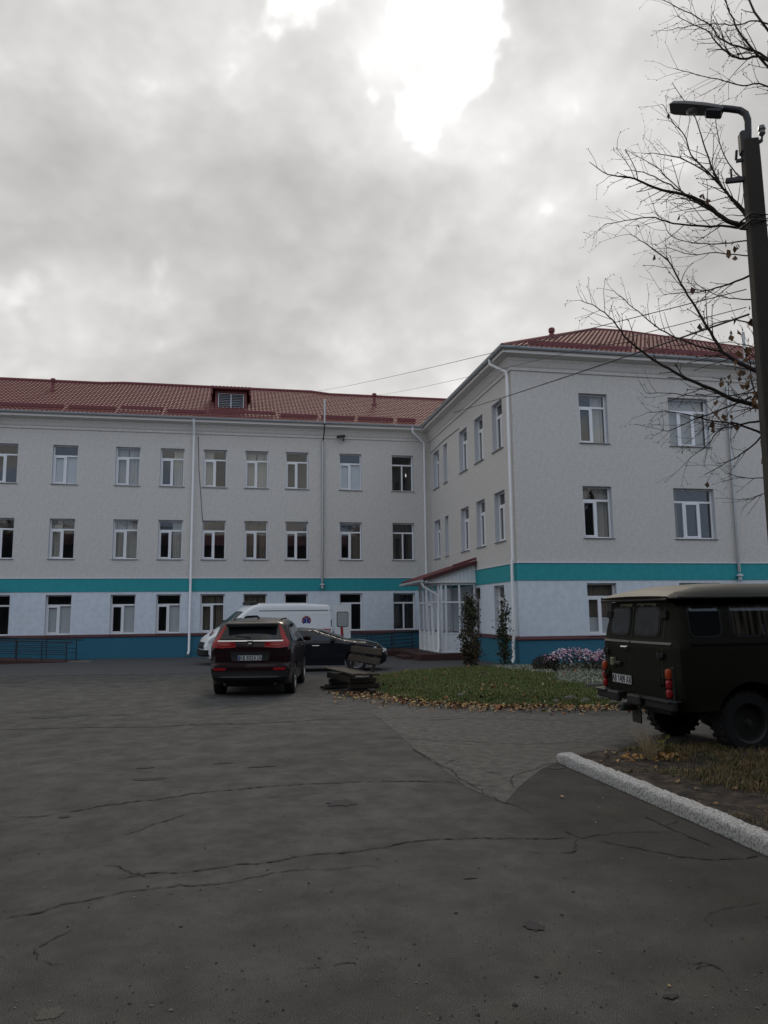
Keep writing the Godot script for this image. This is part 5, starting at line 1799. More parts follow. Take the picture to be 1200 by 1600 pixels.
# ------------------------------------------------------------------ bench
func build_bench() -> void:
	var T := thing("wooden_bench", "weathered wooden bench with plank back on stacked timber supports beside the lawn", "bench", Vector3(2.72, gy(2.9, -17.9), -17.8), deg_to_rad(12))
	# local: long axis along z (near end +z), sitter faces -x
	var i := 0
	for q in [[-0.30, 0.47, 0.16], [-0.12, 0.465, 0.15], [0.06, 0.46, 0.15]]:
		var mb := MB.new()
		mb.cbox(Vector3(q[0], q[1], 0.0 + 0.06 * i), Vector3(q[2], 0.045, 2.2), 0.008, Basis(Vector3.BACK, 0.04).rotated(Vector3.UP, 0.03 * (i - 1)))
		part("seat_plank", mb, M.wood, T)
		i += 1
	var bb := Basis(Vector3.BACK, -0.28)
	for q in [[0.26, 0.72], [0.315, 0.93]]:
		var mb := MB.new()
		mb.cbox(Vector3(q[0], q[1], 0.03), Vector3(0.04, 0.155, 1.95), 0.008, bb)
		part("back_plank", mb, M.wood, T)
	for z in [-0.68, 0.66]:
		var mb := MB.new()
		mb.cbox(Vector3(0.27, 0.66, z), Vector3(0.06, 0.85, 0.09), 0.008, bb)
		part("back_post", mb, M.wood_dark, T)
		for k in 3:
			mb = MB.new()
			mb.cbox(Vector3(-0.02 + 0.03 * (k % 2), 0.055 + k * 0.125, z + 0.03 * (k - 1)), Vector3(0.85 - 0.12 * k, 0.115, 0.16), 0.015, Basis(Vector3.UP, 0.05 * (k - 1)))
			part("support_timber", mb, M.wood_dark, T)
	var fb := MB.new()
	fb.cbox(Vector3(-0.36, 0.33, 0.0), Vector3(0.05, 0.13, 1.6), 0.008)
	part("front_rail", fb, M.wood_dark, T)
	# loose boards left under and in front of it
	for q in [[2.45, -18.45, 0.35, 0.055, 0.9], [3.05, -16.85, 1.9, 0.04, 1.1], [3.0, -17.15, 1.55, 0.09, 1.0]]:
		var mb := MB.new()
		mb.cbox(Vector3.ZERO, Vector3(q[4], 0.06, 0.16), 0.01)
		var o := single("loose_board", mb, M.wood_dark, "short dark board lying on the ground under the wooden bench", "board", "boards under the bench")
		o.position = Vector3(q[0], gy(q[0], q[1]) + q[3], q[1])
		o.rotation.y = q[2]

# ------------------------------------------------------------------ lamp post, bare tree, wires
func px(u: float, v: float, d: float) -> Vector3: return at_depth(u, v, d)
func twig(mb: MB, a: Vector3, dir: Vector3, L: float, r: float, lvl: int, R: RandomNumberGenerator, leaves: Array) -> void:
	var pts := [a]
	var rad := [r]
	var p := a
	var d := dir.normalized()
	var n := maxi(3, int(L / 0.11))
	for i in n:
		d = (d + Vector3(R.randf_range(-1, 1), R.randf_range(-0.8, 0.9), R.randf_range(-1, 1)) * 0.22).normalized()
		p = p + d * L / n
		pts.append(p)
		rad.append(lerpf(r, r * 0.55, float(i + 1) / n))
		if lvl > 0 and i > 0 and R.randf() < 0.62:
			var sd := d.cross(Vector3(R.randf_range(-1, 1), R.randf_range(-1, 1), R.randf_range(-1, 1))).normalized()
			twig(mb, p, d * 0.75 + sd * 0.75, L * R.randf_range(0.28, 0.55), r * 0.6, lvl - 1, R, leaves)
	mb.tube(pts, rad, 4 if r < 0.008 else 6, false)
	# end bud
	mb.tube([p, p + d * 0.012, p + d * 0.022], [r * 0.55, r * 1.0 + 0.002, 0.0005], 4, false)
	if R.randf() < 0.008: leaves.append([p, d])
func dry_leaf(mb: MB, at: Vector3, d: Vector3, s: float, c: Color, R: RandomNumberGenerator) -> void:
	var side := d.cross(Vector3(R.randf_range(-1, 1), 0.3, R.randf_range(-1, 1))).normalized()
	var nn := d.cross(side)
	var tip := at + d * s
	var m := at + d * s * 0.5
	var l := m + side * s * 0.38 + nn * s * 0.16
	var r := m - side * s * 0.38 + nn * s * 0.16
	for t in [[at, m, l], [m, tip, l], [at, r, m], [m, r, tip]]:
		mb.tri(t[0], t[1], t[2])
		for k in 3: mb.col.append(c)
func build_pole_and_tree() -> void:
	var dir := ray(1191, 470)
	dir.y = 0
	var pb := dir * 7.75 / dir.length()
	pb *= 1.10
	var g := gy(pb.x, pb.z)
	var T := thing("street_lamp", "tall concrete lamp post with a curved arm and dark lamp head", "lamp post", Vector3(pb.x, g, pb.z))
	var H := (px(1171, 222, 1.0).y - EYE) / Vector2(px(1171, 222, 1.0).x, px(1171, 222, 1.0).z).length() * Vector2(pb.x, pb.z).length() + EYE - g
	var mb := MB.new()
	var yaw := Basis(Vector3.UP, -0.35)
	var w0 := 0.24
	var w1 := 0.155
	var cs := func(y: float, w: float) -> Array:
		var o := []
		var ch := 0.18
		for q in [[-1, -1 + ch], [-1 + ch, -1], [1 - ch, -1], [1, -1 + ch], [1, 1 - ch], [1 - ch, 1], [-1 + ch, 1], [-1, 1 - ch]]: o.append(yaw * Vector3(q[0] * w / 2, 0, q[1] * w / 2) + Vector3(0, y, 0))
		return o
	var prev: Array = cs.call(-0.3, w0)
	for k in 24:
		var t := (k + 1) / 24.0
		var cur: Array = cs.call(lerpf(-0.3, H, t), lerpf(w0, w1, t) * (1.0 + 0.012 * sin(k * 2.1)))
		for i in 8: mb.quad(prev[(i + 1) % 8], prev[i], cur[i], cur[(i + 1) % 8])
		prev = cur
	for i in range(1, 7): mb.tri(prev[0], prev[i + 1], prev[i])
	mb.smooth(30)
	part("post", mb, M.pole, T)
	var dd := Vector2(pb.x, pb.z).length()
	var at := func(u: float, v: float) -> Vector3:
		var r := ray(u, v)
		return Vector3(0, EYE, 0) + r * (dd / Vector2(r.x, r.z).length()) - T.position
	var arm := MB.new()
	arm.tube([at.call(1169, 240), at.call(1169, 205), at.call(1168.5, 188), at.call(1165, 178), at.call(1156, 172.5), at.call(1142, 170.5), at.call(1126, 169)], [0.036], 10)
	part("arm", arm, M.rail, T)
	var plt := MB.new()
	plt.cbox(at.call(1163, 224), Vector3(0.10, 0.26, 0.12), 0.02, yaw)
	part("arm_clamp", plt, M.rail, T)
	var p0: Vector3 = at.call(1131, 169.5)
	var p1: Vector3 = at.call(1048, 165.5)
	var ax := (p1 - p0).normalized()
	var sz := ax.cross(Vector3.UP).normalized()
	var up := sz.cross(ax)
	var L := p0.distance_to(p1)
	var hd := MB.new()
	var rows := []
	for q in [[0.0, 0.045, 0.05], [0.06, 0.075, 0.062], [0.35, 0.10, 0.075], [0.7, 0.115, 0.078], [0.93, 0.11, 0.070], [1.0, 0.085, 0.045]]:
		var row := []
		for i in 9:
			var a := PI * i / 8.0
			row.append(p0 + ax * L * q[0] + sz * cos(a) * q[1] + up * (sin(a) * q[2] - 0.035))
		rows.append(row)
	for i in rows.size() - 1:
		for k in 8: hd.out_quad(rows[i][k], rows[i][k + 1], rows[i + 1][k + 1], rows[i + 1][k], (p0 + p1) / 2)
		hd.out_quad(rows[i][0], rows[i][8], rows[i + 1][8], rows[i + 1][0], (p0 + p1) / 2 + up * 0.2)
	for k in range(1, 8):
		hd.out_tri(rows[-1][0], rows[-1][k], rows[-1][k + 1], p0)
		hd.out_tri(rows[0][0], rows[0][k], rows[0][k + 1], p1)
	hd.smooth(40)
	var head := part("lamp_head", hd, mat(srgb(0.10, 0.095, 0.10), 0.5), T)
	var skirt := MB.new()
	skirt.cbox(p0 + ax * L * 0.16 - up * 0.055, Vector3(L * 0.3, 0.06, 0.15), 0.012, Basis(ax, up, sz))
	part("gear_box", skirt, M.rail, head)
	var lens := MB.new()
	lens.lathe([Vector2(0, -0.045), Vector2(0.05, -0.03), Vector2(0.07, 0.0)], 14, Transform3D(Basis.IDENTITY, p0 + ax * L * 0.56 - up * 0.04))
	part("lens", lens, glass(srgb(0.5, 0.5, 0.48), 0.4), head)
	# brackets and insulators
	var br := MB.new()
	br.bar(at.call(1134, 283), at.call(1162, 280), 0.05, 0.045)
	br.bar(at.call(1143, 280), at.call(1142, 264), 0.015, 0.015, Vector3.RIGHT)
	br.bar(at.call(1150, 250), at.call(1151, 235), 0.02, 0.02, Vector3.RIGHT)
	br.bar(at.call(1150, 252), at.call(1160, 250), 0.03, 0.03)
	br.bar(at.call(1176, 229), at.call(1190.5, 219), 0.03, 0.03)
	br.bar(at.call(1190.5, 221), at.call(1190.5, 207), 0.015, 0.015, Vector3.RIGHT)
	part("bracket", br, M.rail, T)
	var ins := MB.new()
	ins.lathe([Vector2(0.012, -0.06), Vector2(0.035, -0.03), Vector2(0.03, 0.0), Vector2(0.04, 0.02), Vector2(0.03, 0.06), Vector2(0.0, 0.07)], 10, Transform3D(Basis.IDENTITY, at.call(1190.5, 205)))
	part("insulator", ins, mat(srgb(0.12, 0.12, 0.12), 0.25), T)
	var fx := MB.new()
	for v in [342, 352]:
		var c2: Vector3 = at.call(1181, v)
		fx.tube([Vector3(-0.12, c2.y, -0.1), Vector3(0.12, c2.y, -0.1), Vector3(0.12, c2.y, 0.1), Vector3(-0.12, c2.y, 0.1), Vector3(-0.12, c2.y, -0.1)], [0.012], 5)
	part("strap", fx, M.rail, T)
	# wires to the roof
	var wire := func(a: Vector3, b: Vector3, sag: float, r: float, label: String) -> void:
		var w := MB.new()
		var pts := []
		for i in 25:
			var t := i / 24.0
			pts.append(a.lerp(b, t) - Vector3.UP * sag * 4 * t * (1 - t))
		w.tube(pts, [r], 5)
		single("overhead_wire", w, M.black, label, "wire", "wires from the lamp post to the roofs")
	var tp := T.position
	wire.call(at.call(1166, 452) + tp, at_z(497, 611, -41.2), 0.10, 0.006, "upper thin wire from the lamp post to the main roof ridge")
	wire.call(at.call(1166, 480) + tp, at_z(587, 618, -39.0), 0.10, 0.005, "lower thin wire from the lamp post to the red roof vent")
	wire.call(at.call(1170, 491) + tp, at_z(700, 647, -33.0), 0.05, 0.012, "thick dark cable from the lamp post to the wing eave")
	# ---- tree right behind the post
	var R := RandomNumberGenerator.new()
	R.seed = 71
	var dep := 8.55
	var td := dir * (dd + 0.62) / dir.length()
	var tree := thing("bare_tree", "bare linden tree with thin budded twigs and a few dry leaves behind the lamp post", "tree", Vector3(td.x, gy(td.x, td.z), td.z))
	var tdd := Vector2(td.x, td.z).length()
	var tat := func(u: float, v: float, more: float) -> Vector3:
		var r := ray(u, v)
		return Vector3(0, EYE, 0) + r * ((tdd + more) / Vector2(r.x, r.z).length())
	var tr := MB.new()
	var trunk := []
	var trad := []
	for q in [[-0.1, 0.15, 0.0], [0.4, 0.125, 0.0], [1.5, 0.11, 0.01], [3.0, 0.10, -0.01], [4.2, 0.085, 0.01], [4.9, 0.07, 0.05], [5.5, 0.055, 0.25], [6.3, 0.04, 0.6], [7.2, 0.03, 0.9], [8.2, 0.014, 1.2]]:
		trunk.append(Vector3(q[2], q[0], q[2] * 0.5)); trad.append(q[1])
	tr.tube(trunk, trad, 12)
	part("trunk", tr, M.bark, tree)
	var leaves := []
	var lists := [
		[[1168, 352], [1137, 345], [1105, 320], [1075, 305], [1035, 297], [997, 282], [980, 276], [950, 272], [921, 253], 0.032, -0.5],
		[[1168, 356], [1140, 354], [1080, 352], [1045, 347], [1017, 339], [977, 345], [944, 351], 0.017, -0.3],
		[[1172, 345], [1162, 332], [1140, 307], [1122, 282], [1110, 255], [1095, 212], [1082, 175], [1050, 129], 0.022, 0.1],
		[[1172, 342], [1160, 325], [1130, 295], [1100, 262], [1080, 242], [1070, 212], [1050, 190], [1035, 163], 0.016, -0.4],
		[[1122, 282], [1075, 252], [1032, 241], [1015, 240], 0.010, 0.05],
		[[1137, 345], [1098, 322], [1065, 300], [1030, 280], [1000, 268], [975, 266], 0.016, 0.3],
		[[1105, 320], [1080, 312], [1040, 275], [1022, 258], [990, 242], 0.009, -0.2],
		[[1300, 200], [1200, 95], [1162, 92], [1140, 85], [1120, 67], [1107, 50], [1080, 37], [1060, 25], 0.018, -0.2],
		[[1300, 180], [1200, 91], [1165, 77], [1125, 60], [1110, 40], [1080, 22], [1037, 0], [1015, -18], 0.016, 0.2],
		[[1290, 220], [1200, 136], [1160, 134], [1130, 126], [1090, 117], [1054, 107], 0.012, 0.1],
		[[1310, 120], [1200, 37], [1150, 39], [1115, 37], [1075, 41], [1047, 47], 0.011, 0.4],
		[[1290, 200], [1170, 70], [1145, 30], [1130, -10], [1110, -60], 0.018, 0.0],
		[[1300, 170], [1180, 20], [1172, -20], [1160, -80], 0.02, 0.4],
		[[1200, 645], [1190, 637], [1170, 630], [1140, 622], [1110, 607], [1075, 592], [1035, 571], [1000, 546], [975, 525], [957, 500], [932, 480], [907, 469], 0.034, -0.7],
		[[1200, 590], [1182, 580], [1155, 567], [1130, 550], [1115, 527], [1097, 497], [1075, 462], [1055, 425], [1042, 405], [1007, 380], [985, 366], 0.030, -0.2],
		[[1130, 550], [1090, 540], [1055, 527], [1025, 510], [997, 487], [970, 464], [960, 455], 0.013, 0.1],
		[[1175, 428], [1140, 444], [1100, 455], [1072, 457], [1037, 460], 0.014, 0.2],
		[[1175, 468], [1140, 466], [1110, 457], [1085, 440], 0.008, 0.2],
		[[1185, 510], [1150, 500], [1120, 505], [1090, 520], [1065, 545], 0.010, 0.3],
		[[1190, 677], [1150, 662], [1110, 657], [1060, 645], [1012, 644], 0.014, -0.3],
		[[1190, 657], [1150, 665], [1125, 672], [1105, 695], [1077, 717], 0.013, -0.5],
		[[1192, 680], [1165, 705], [1137, 722], [1100, 742], 0.011, -0.2],
		[[1185, 612], [1125, 620], [1050, 615], [1010, 614], 0.009, 0.1],
		[[1175, 620], [1140, 635], [1095, 652], [1047, 672], [1035, 671], 0.012, -0.2],
		[[1197, 747], [1170, 747], [1135, 740], 0.007, 0.0],
		[[1197, 770], [1190, 772], [1175, 781], 0.006, 0.0],
		[[1172, 375], [1130, 380], [1090, 380], [1050, 370], [1040, 350], 0.009, 0.3],
		[[1175, 400], [1120, 395], [1080, 398], [1040, 385], 0.008, -0.1],
		[[1178, 300], [1150, 270], [1130, 240], [1120, 200], [1118, 165], 0.010, 0.3],
		[[1192, 640], [1175, 600], [1172, 570], [1171, 540], 0.008, -0.3],
	]
	var bi := 0
	for L2 in lists:
		var br2 := MB.new()
		var pts := []
		var n: int = L2.size() - 2
		var r0: float = L2[n]
		for i in n:
			var t := float(i) / (n - 1)
			pts.append(tat.call(L2[i][0], L2[i][1], L2[n + 1] * t) - tree.position)
		# smooth the traced line
		var fine := []
		var rad := []
		for i in n - 1:
			var m0: Vector3 = pts[maxi(i - 1, 0)]
			var m3: Vector3 = pts[mini(i + 2, n - 1)]
			for k in 4:
				fine.append(pts[i].cubic_interpolate(pts[i + 1], m0, m3, k / 4.0) + Vector3(R.randf_range(-1, 1), R.randf_range(-1, 1), R.randf_range(-1, 1)) * 0.006)
		fine.append(pts[n - 1])
		for i in fine.size(): rad.append(lerpf(r0 * 1.05, 0.0034, pow(float(i) / (fine.size() - 1), 0.7)))
		br2.tube(fine, rad, 7, false)
		for i in range(3, fine.size()):
			if R.randf() > 0.85: continue
			var d: Vector3 = (fine[i] - fine[i - 1]).normalized()
			var sd := d.cross(Vector3(R.randf_range(-1, 1), R.randf_range(-1, 1), R.randf_range(-1, 1))).normalized()
			twig(br2, fine[i], d * 0.8 + sd * 0.7 + Vector3(0, R.randf_range(-0.25, 0.2), 0), R.randf_range(0.12, 0.42), clampf(rad[i] * 0.5, 0.0028, 0.006), 1 if R.randf() < 0.5 else 2, R, leaves)
		part("branch", br2, M.bark, tree)
		bi += 1
	# limbs on the far side and above, out of the picture
	for k in 16:
		var br2 := MB.new()
		var y := R.randf_range(3.0, 8.2)
		var a := R.randf_range(-0.9, 1.1)
		var st: Vector3 = trunk[0]
		for i in trunk.size() - 1:
			if trunk[i].y <= y and trunk[i + 1].y > y: st = trunk[i].lerp(trunk[i + 1], (y - trunk[i].y) / (trunk[i + 1].y - trunk[i].y))
		twig(br2, st, Vector3(cos(a), 0.35, sin(a)), R.randf_range(1.2, 2.2), 0.014, 2, R, leaves)
		part("branch", br2, M.bark, tree)
	var lf := MB.new()
	for l in leaves: dry_leaf(lf, l[0], (Vector3.DOWN + 0.5 * l[1]).normalized(), R.randf_range(0.05, 0.08), Color(0.16, 0.085, 0.035).lerp(Color(0.08, 0.04, 0.03), R.randf()), R)
	for q in [[1175, 560, 26, 22, 34], [1185, 620, 12, 18, 26], [1160, 500, 20, 30, 16], [1130, 650, 22, 12, 10], [1150, 590, 24, 12, 12], [1195, 700, 6, 20, 10], [1108, 660, 6, 10, 4], [1140, 385, 12, 14, 9], [1098, 308, 10, 10, 4]]:
		for k in q[4]:
			var p: Vector3 = tat.call(q[0] + R.randf_range(-1, 1) * q[2], q[1] + R.randf_range(-1, 1) * q[3], R.randf_range(-0.55, 0.2)) - tree.position
			dry_leaf(lf, p, Vector3(R.randf_range(-0.5, 0.5), -1, R.randf_range(-0.5, 0.5)).normalized(), R.randf_range(0.06, 0.10), Color(0.20, 0.11, 0.045).lerp(Color(0.085, 0.045, 0.03), R.randf()), R)
	for q in [[1080, 451], [1093, 508]]:   # two leaves that still cling further out
		dry_leaf(lf, tat.call(q[0], q[1] - 3, -0.2) - tree.position, Vector3(0.1, -1, 0.1).normalized(), 0.10, Color(0.07, 0.03, 0.025), R)
	var ln := part("dry_leaves", lf, M.leaf, tree)
	ln.set_meta("kind", "stuff")

# ------------------------------------------------------------------ planting
func inside(p: Vector2, poly: PackedVector2Array) -> bool: return Geometry2D.is_point_in_polygon(p, poly)
func tuft_mesh(R: RandomNumberGenerator, blades: int, h: float, spread: float, ca: Color, cb: Color, w := 0.006) -> ArrayMesh:
	var mb := MB.new()
	for i in blades:
		var a := R.randf() * TAU
		var o := Vector3(R.randf_range(-1, 1), 0, R.randf_range(-1, 1)) * spread
		var hh := h * R.randf_range(0.5, 1.15)
		var lean := Vector3(cos(a), 0, sin(a)) * hh * R.randf_range(0.15, 0.8)
		var s := Vector3(-sin(a), 0, cos(a)) * w
		var m := o + lean * 0.35 + Vector3(0, hh * 0.6, 0)
		var t := o + lean + Vector3(0, hh * R.randf_range(0.75, 1.0), 0)
		mb.quad(o - s, o + s, m + s * 0.7, m - s * 0.7)
		mb.tri(m - s * 0.7, m + s * 0.7, t)
		var c := ca.lerp(cb, R.randf())
		for k in 9: mb.col.append(c)
	return mb.mesh()
func scatter(called: String, label: String, category: String, meshes: Array, m: Material, spots: Array, tint := false) -> void:
	# spots: [mesh index, Transform3D, Color]
	var root := Node3D.new()
	root.name = numbered(called)
	add_child(root)
	tag(root, label, category, "", "stuff")
	for i in meshes.size():
		var l := spots.filter(func(s): return s[0] == i)
		if l.is_empty(): continue
		var mm := MultiMesh.new()
		mm.transform_format = MultiMesh.TRANSFORM_3D
		mm.use_colors = tint
		mm.mesh = meshes[i]
		mm.instance_count = l.size()
		for k in l.size():
			mm.set_instance_transform(k, l[k][1])
			if tint: mm.set_instance_color(k, l[k][2])
		var o := MultiMeshInstance3D.new()
		o.multimesh = mm
		o.material_override = m
		o.name = "clump"
		root.add_child(o, true)
		o.set_meta("kind", "stuff")
func leaf_mesh(R: RandomNumberGenerator) -> ArrayMesh:
	var mb := MB.new()
	var pts := []
	for i in 9:
		var a := TAU * i / 9
		var r := (1.0 if i % 2 == 0 else 0.62) * R.randf_range(0.75, 1.1)
		pts.append(Vector3(cos(a) * r, 0.32 * sin(a * 2 + R.randf()) * R.randf_range(0.3, 1.0), sin(a) * r * 0.8))
	for i in 9:
		mb.tri(Vector3(0, 0.05, 0), pts[(i + 1) % 9], pts[i])
		for k in 3: mb.col.append(Color(1, 1, 1))
	mb.smooth(70)
	return mb.mesh()
var lawn_poly := PackedVector2Array([Vector2(2.95, -17.3), Vector2(3.3, -15.6), Vector2(4.05, -14.5), Vector2(5.0, -13.75), Vector2(6.5, -13.2), Vector2(8.5, -12.9), Vector2(12, -12.7), Vector2(18, -12.6), Vector2(18, -23.0), Vector2(9.2, -23.9), Vector2(7.4, -23.9), Vector2(5.2, -22.9), Vector2(3.8, -21.3), Vector2(3.2, -18.8)])
func lawn_y(x: float, z: float) -> float:
	var best := 9.0
	var p := Vector2(x, z)
	for i in lawn_poly.size(): best = minf(best, Geometry2D.get_closest_point_to_segment(p, lawn_poly[i], lawn_poly[(i + 1) % lawn_poly.size()]).distance_to(p))
	return gy(x, z) + 0.015 + 0.07 * smoothstep(0.0, 1.0, best)
func build_garden() -> void:
	var R := RandomNumberGenerator.new()
	R.seed = 5
	var soil := sheet(lawn_poly, 0.01, 0.3)
	for i in soil.v.size():
		var q := soil.v[i]
		soil.v[i] = Vector3(q.x, lawn_y(q.x, q.z), q.z)
	structure("lawn_soil", soil, M.soil)
	var dens := FastNoiseLite.new()
	dens.seed = 19; dens.frequency = 0.5
	var tm := []
	for i in 4: tm.append(tuft_mesh(R, 12, 0.085, 0.045, Color(0.06, 0.105, 0.022), Color(0.13, 0.15, 0.04)))
	for i in 2: tm.append(tuft_mesh(R, 9, 0.07, 0.05, Color(0.17, 0.14, 0.06), Color(0.10, 0.11, 0.04)))
	var spots := []
	var bed := PackedVector2Array([Vector2(7.5, -17.2), Vector2(8.6, -15.4), Vector2(18, -15), Vector2(18, -23), Vector2(8.0, -23.6), Vector2(7.9, -21.5), Vector2(8.6, -19.5)])
	while spots.size() < 17000:
		var p := Vector2(R.randf_range(2.9, 12.5), R.randf_range(-23.9, -12.7))
		if not inside(p, lawn_poly) or inside(p, bed): continue
		if dens.get_noise_2d(p.x, p.y) < R.randf_range(-1.0, -0.1): continue
		var k := R.randi() % 4 if R.randf() < 0.8 + 0.25 * dens.get_noise_2d(p.x * 0.6 + 9, p.y * 0.6) else 4 + R.randi() % 2
		spots.append([k, Transform3D(Basis(Vector3.UP, R.randf() * TAU).scaled(Vector3.ONE * R.randf_range(0.7, 1.35)), Vector3(p.x, lawn_y(p.x, p.y) - 0.005, p.y))])
	scatter("lawn_grass", "green lawn grass on the island before the porch", "grass", tm, M.leaf, spots)
	# silver ground cover
	var sm := []
	for i in 3: sm.append(tuft_mesh(R, 16, 0.10, 0.07, Color(0.30, 0.32, 0.27), Color(0.14, 0.17, 0.10), 0.014))
	spots = []
	while spots.size() < 2600:
		var p := Vector2(R.randf_range(7.4, 12.5), R.randf_range(-23.6, -15.6))
		if not inside(p, bed): continue
		if p.x > 8.7 and p.y < -19.6 and p.y > -22.0 and R.randf() < 0.7: continue
		if dens.get_noise_2d(p.x * 1.4 + 30, p.y * 1.4) < R.randf_range(-0.6, 0.1): continue
		spots.append([R.randi() % 3, Transform3D(Basis(Vector3.UP, R.randf() * TAU).scaled(Vector3(1, 0.9, 1) * R.randf_range(0.7, 1.3)), Vector3(p.x, lawn_y(p.x, p.y) - 0.01, p.y))])
	scatter("silver_ground_cover", "silvery grey leaved ground cover in the flower bed", "plants", sm, M.leaf, spots)
	# fallen leaves
	var lm := []
	for i in 4: lm.append(leaf_mesh(R))
	spots = []
	var pal := [Color(0.30, 0.17, 0.06), Color(0.24, 0.11, 0.035), Color(0.36, 0.25, 0.10), Color(0.14, 0.07, 0.035), Color(0.10, 0.055, 0.03), Color(0.42, 0.27, 0.07), Color(0.30, 0.09, 0.03), Color(0.38, 0.32, 0.22)]
	var edge := [Vector2(2.7, -17.6), Vector2(3.2, -15.6), Vector2(4.05, -14.35), Vector2(5.0, -13.6), Vector2(6.5, -13.05), Vector2(8.5, -12.75), Vector2(12, -12.5)]
	while spots.size() < 2300:
		var i := R.randi() % (edge.size() - 1)
		if R.randf() > edge[i].distance_to(edge[i + 1]) / 3.5: continue
		var p: Vector2 = edge[i].lerp(edge[i + 1], R.randf())
		var nd: Vector2 = (edge[i + 1] - edge[i]).normalized()
		p += Vector2(-nd.y, nd.x) * -1.0 * (absf(R.randfn(0, 0.5)) - 0.25 - 0.25 * dens.get_noise_2d(p.x * 3, p.y * 3)) * -1.0 + Vector2(R.randf_range(-0.1, 0.1), R.randf_range(-0.1, 0.1))
		var y := lawn_y(p.x, p.y) if inside(p, lawn_poly) else gy(p.x, p.y) + 0.012
		var s := R.randf_range(0.022, 0.062)
		var c: Color = pal[R.randi() % pal.size()] * R.randf_range(0.55, 1.1)
		spots.append([R.randi() % 4, Transform3D(Basis.from_euler(Vector3(R.randfn(0, 0.35), R.randf() * TAU, R.randfn(0, 0.35))).scaled(Vector3.ONE * s), Vector3(p.x, y + R.randf_range(0.005, 0.045), p.y)), Color(c.r, c.g, c.b)])
	for k in 260:
		var p := Vector2(R.randf_range(3.2, 11), R.randf_range(-23, -13.5))
		if not inside(p, lawn_poly): continue
		var c: Color = pal[R.randi() % pal.size()] * R.randf_range(0.6, 1.1)
		spots.append([R.randi() % 4, Transform3D(Basis.from_euler(Vector3(R.randfn(0, 0.5), R.randf() * TAU, R.randfn(0, 0.5))).scaled(Vector3.ONE * R.randf_range(0.03, 0.065)), Vector3(p.x, lawn_y(p.x, p.y) + R.randf_range(0.04, 0.09), p.y)), Color(c.r, c.g, c.b)])
	for q in [[535, 1075], [878, 1247], [620, 1118], [760, 1117], [1046, 1545], [650, 1111]]:
		var p := on_ground(q[0], q[1])
		var c: Color = pal[R.randi() % 3]
		spots.append([R.randi() % 4, Transform3D(Basis(Vector3.UP, R.randf() * TAU).scaled(Vector3.ONE * (0.03 if q[1] < 1300 else 0.012)), p + Vector3(0, 0.015, 0)), c])
	scatter("fallen_leaves", "yellow and brown fallen leaves along the lawn edge", "leaves", lm, M.leaf, spots, true)
	# stones along the edge
	for q in [[942, 1098, 0.17, "large rounded grey stone at the lawn edge by the van bumper"], [892, 1099, 0.15, "dark mossy grey stone among leaves at the lawn edge"], [965, 1103, 0.14, ""], [983, 1106, 0.15, ""], [915, 1101, 0.12, ""], [720, 1094, 0.14, "lone grey stone in the leaves in front of the lawn"], [810, 1098, 0.10, "small flat grey stone half buried in fallen leaves"], [868, 1101, 0.10, ""]]:
		var mb := MB.new()
		var f := FastNoiseLite.new()
		f.seed = int(q[0]); f.frequency = 1.1
		var ring := []
		for j in 8:
			var row := []
			for i in 14:
				var th := PI * j / 7.0
				var ph := TAU * i / 14
				var d := Vector3(sin(th) * cos(ph), cos(th), sin(th) * sin(ph))
				row.append(d * Vector3(1.0, 0.66, 0.8) * q[2] * (1.0 + 0.35 * f.get_noise_3dv(d * 1.3)))
			ring.append(row)
		for j in 7:
			for i in 14: mb.out_quad(ring[j][i], ring[j][(i + 1) % 14], ring[j + 1][(i + 1) % 14], ring[j + 1][i], Vector3.ZERO)
		mb.smooth(50)
		var p := on_ground(q[0], q[1])
		var o := single("edge_stone", mb, M.darkstone, q[3] if q[3] != "" else "grey stone in the row edging the lawn beside the van", "stone", "stones edging the lawn")
		o.position = p + Vector3(0, q[2] * 0.35, 0)
	var eb := MB.new()
	eb.cbox(Vector3.ZERO, Vector3(1.6, 0.16, 0.10), 0.02)
	var eo := single("bed_edging", eb, M.darkstone, "low grey slab edging the flower bed beside the van", "edging stone")
	eo.position = Vector3(8.3, lawn_y(8.3, -15.6) + 0.05, -15.6)
	eo.rotation.y = 0.08
	# chrysanthemums
	var FL := [["pink and white chrysanthemum bush before the blue plinth", 9.75, -20.9, 0.95, 0.62, 420], ["small magenta chrysanthemum bush with few flowers at the bed end", 8.95, -21.1, 0.42, 0.46, 26], ["pale pink chrysanthemum bush partly hidden by the van", 10.9, -20.8, 0.9, 0.6, 360]]
	for q in FL:
		var T := thing("chrysanthemum_bush", q[0], "flowers", Vector3(q[1], lawn_y(q[1], q[2]), q[2]), 0.0, "flowering bushes in the bed")
		var fo := MB.new()
		for i in 1500:
			var a := R.randf() * TAU
			var rr := sqrt(R.randf())
			var p := Vector3(cos(a) * rr * q[3], 0, sin(a) * rr * q[3] * 0.6)
			p.y = q[4] * sqrt(maxf(0.02, 1 - rr * rr * 0.8)) * pow(R.randf(), 0.6)
			dry_leaf(fo, p, Vector3(R.randf_range(-1, 1), R.randf_range(-0.3, 1), R.randf_range(-1, 1)).normalized(), R.randf_range(0.03, 0.06), Color(0.022, 0.032, 0.014).lerp(Color(0.055, 0.038, 0.026), R.randf()), R)
		part("foliage", fo, M.leaf, T)
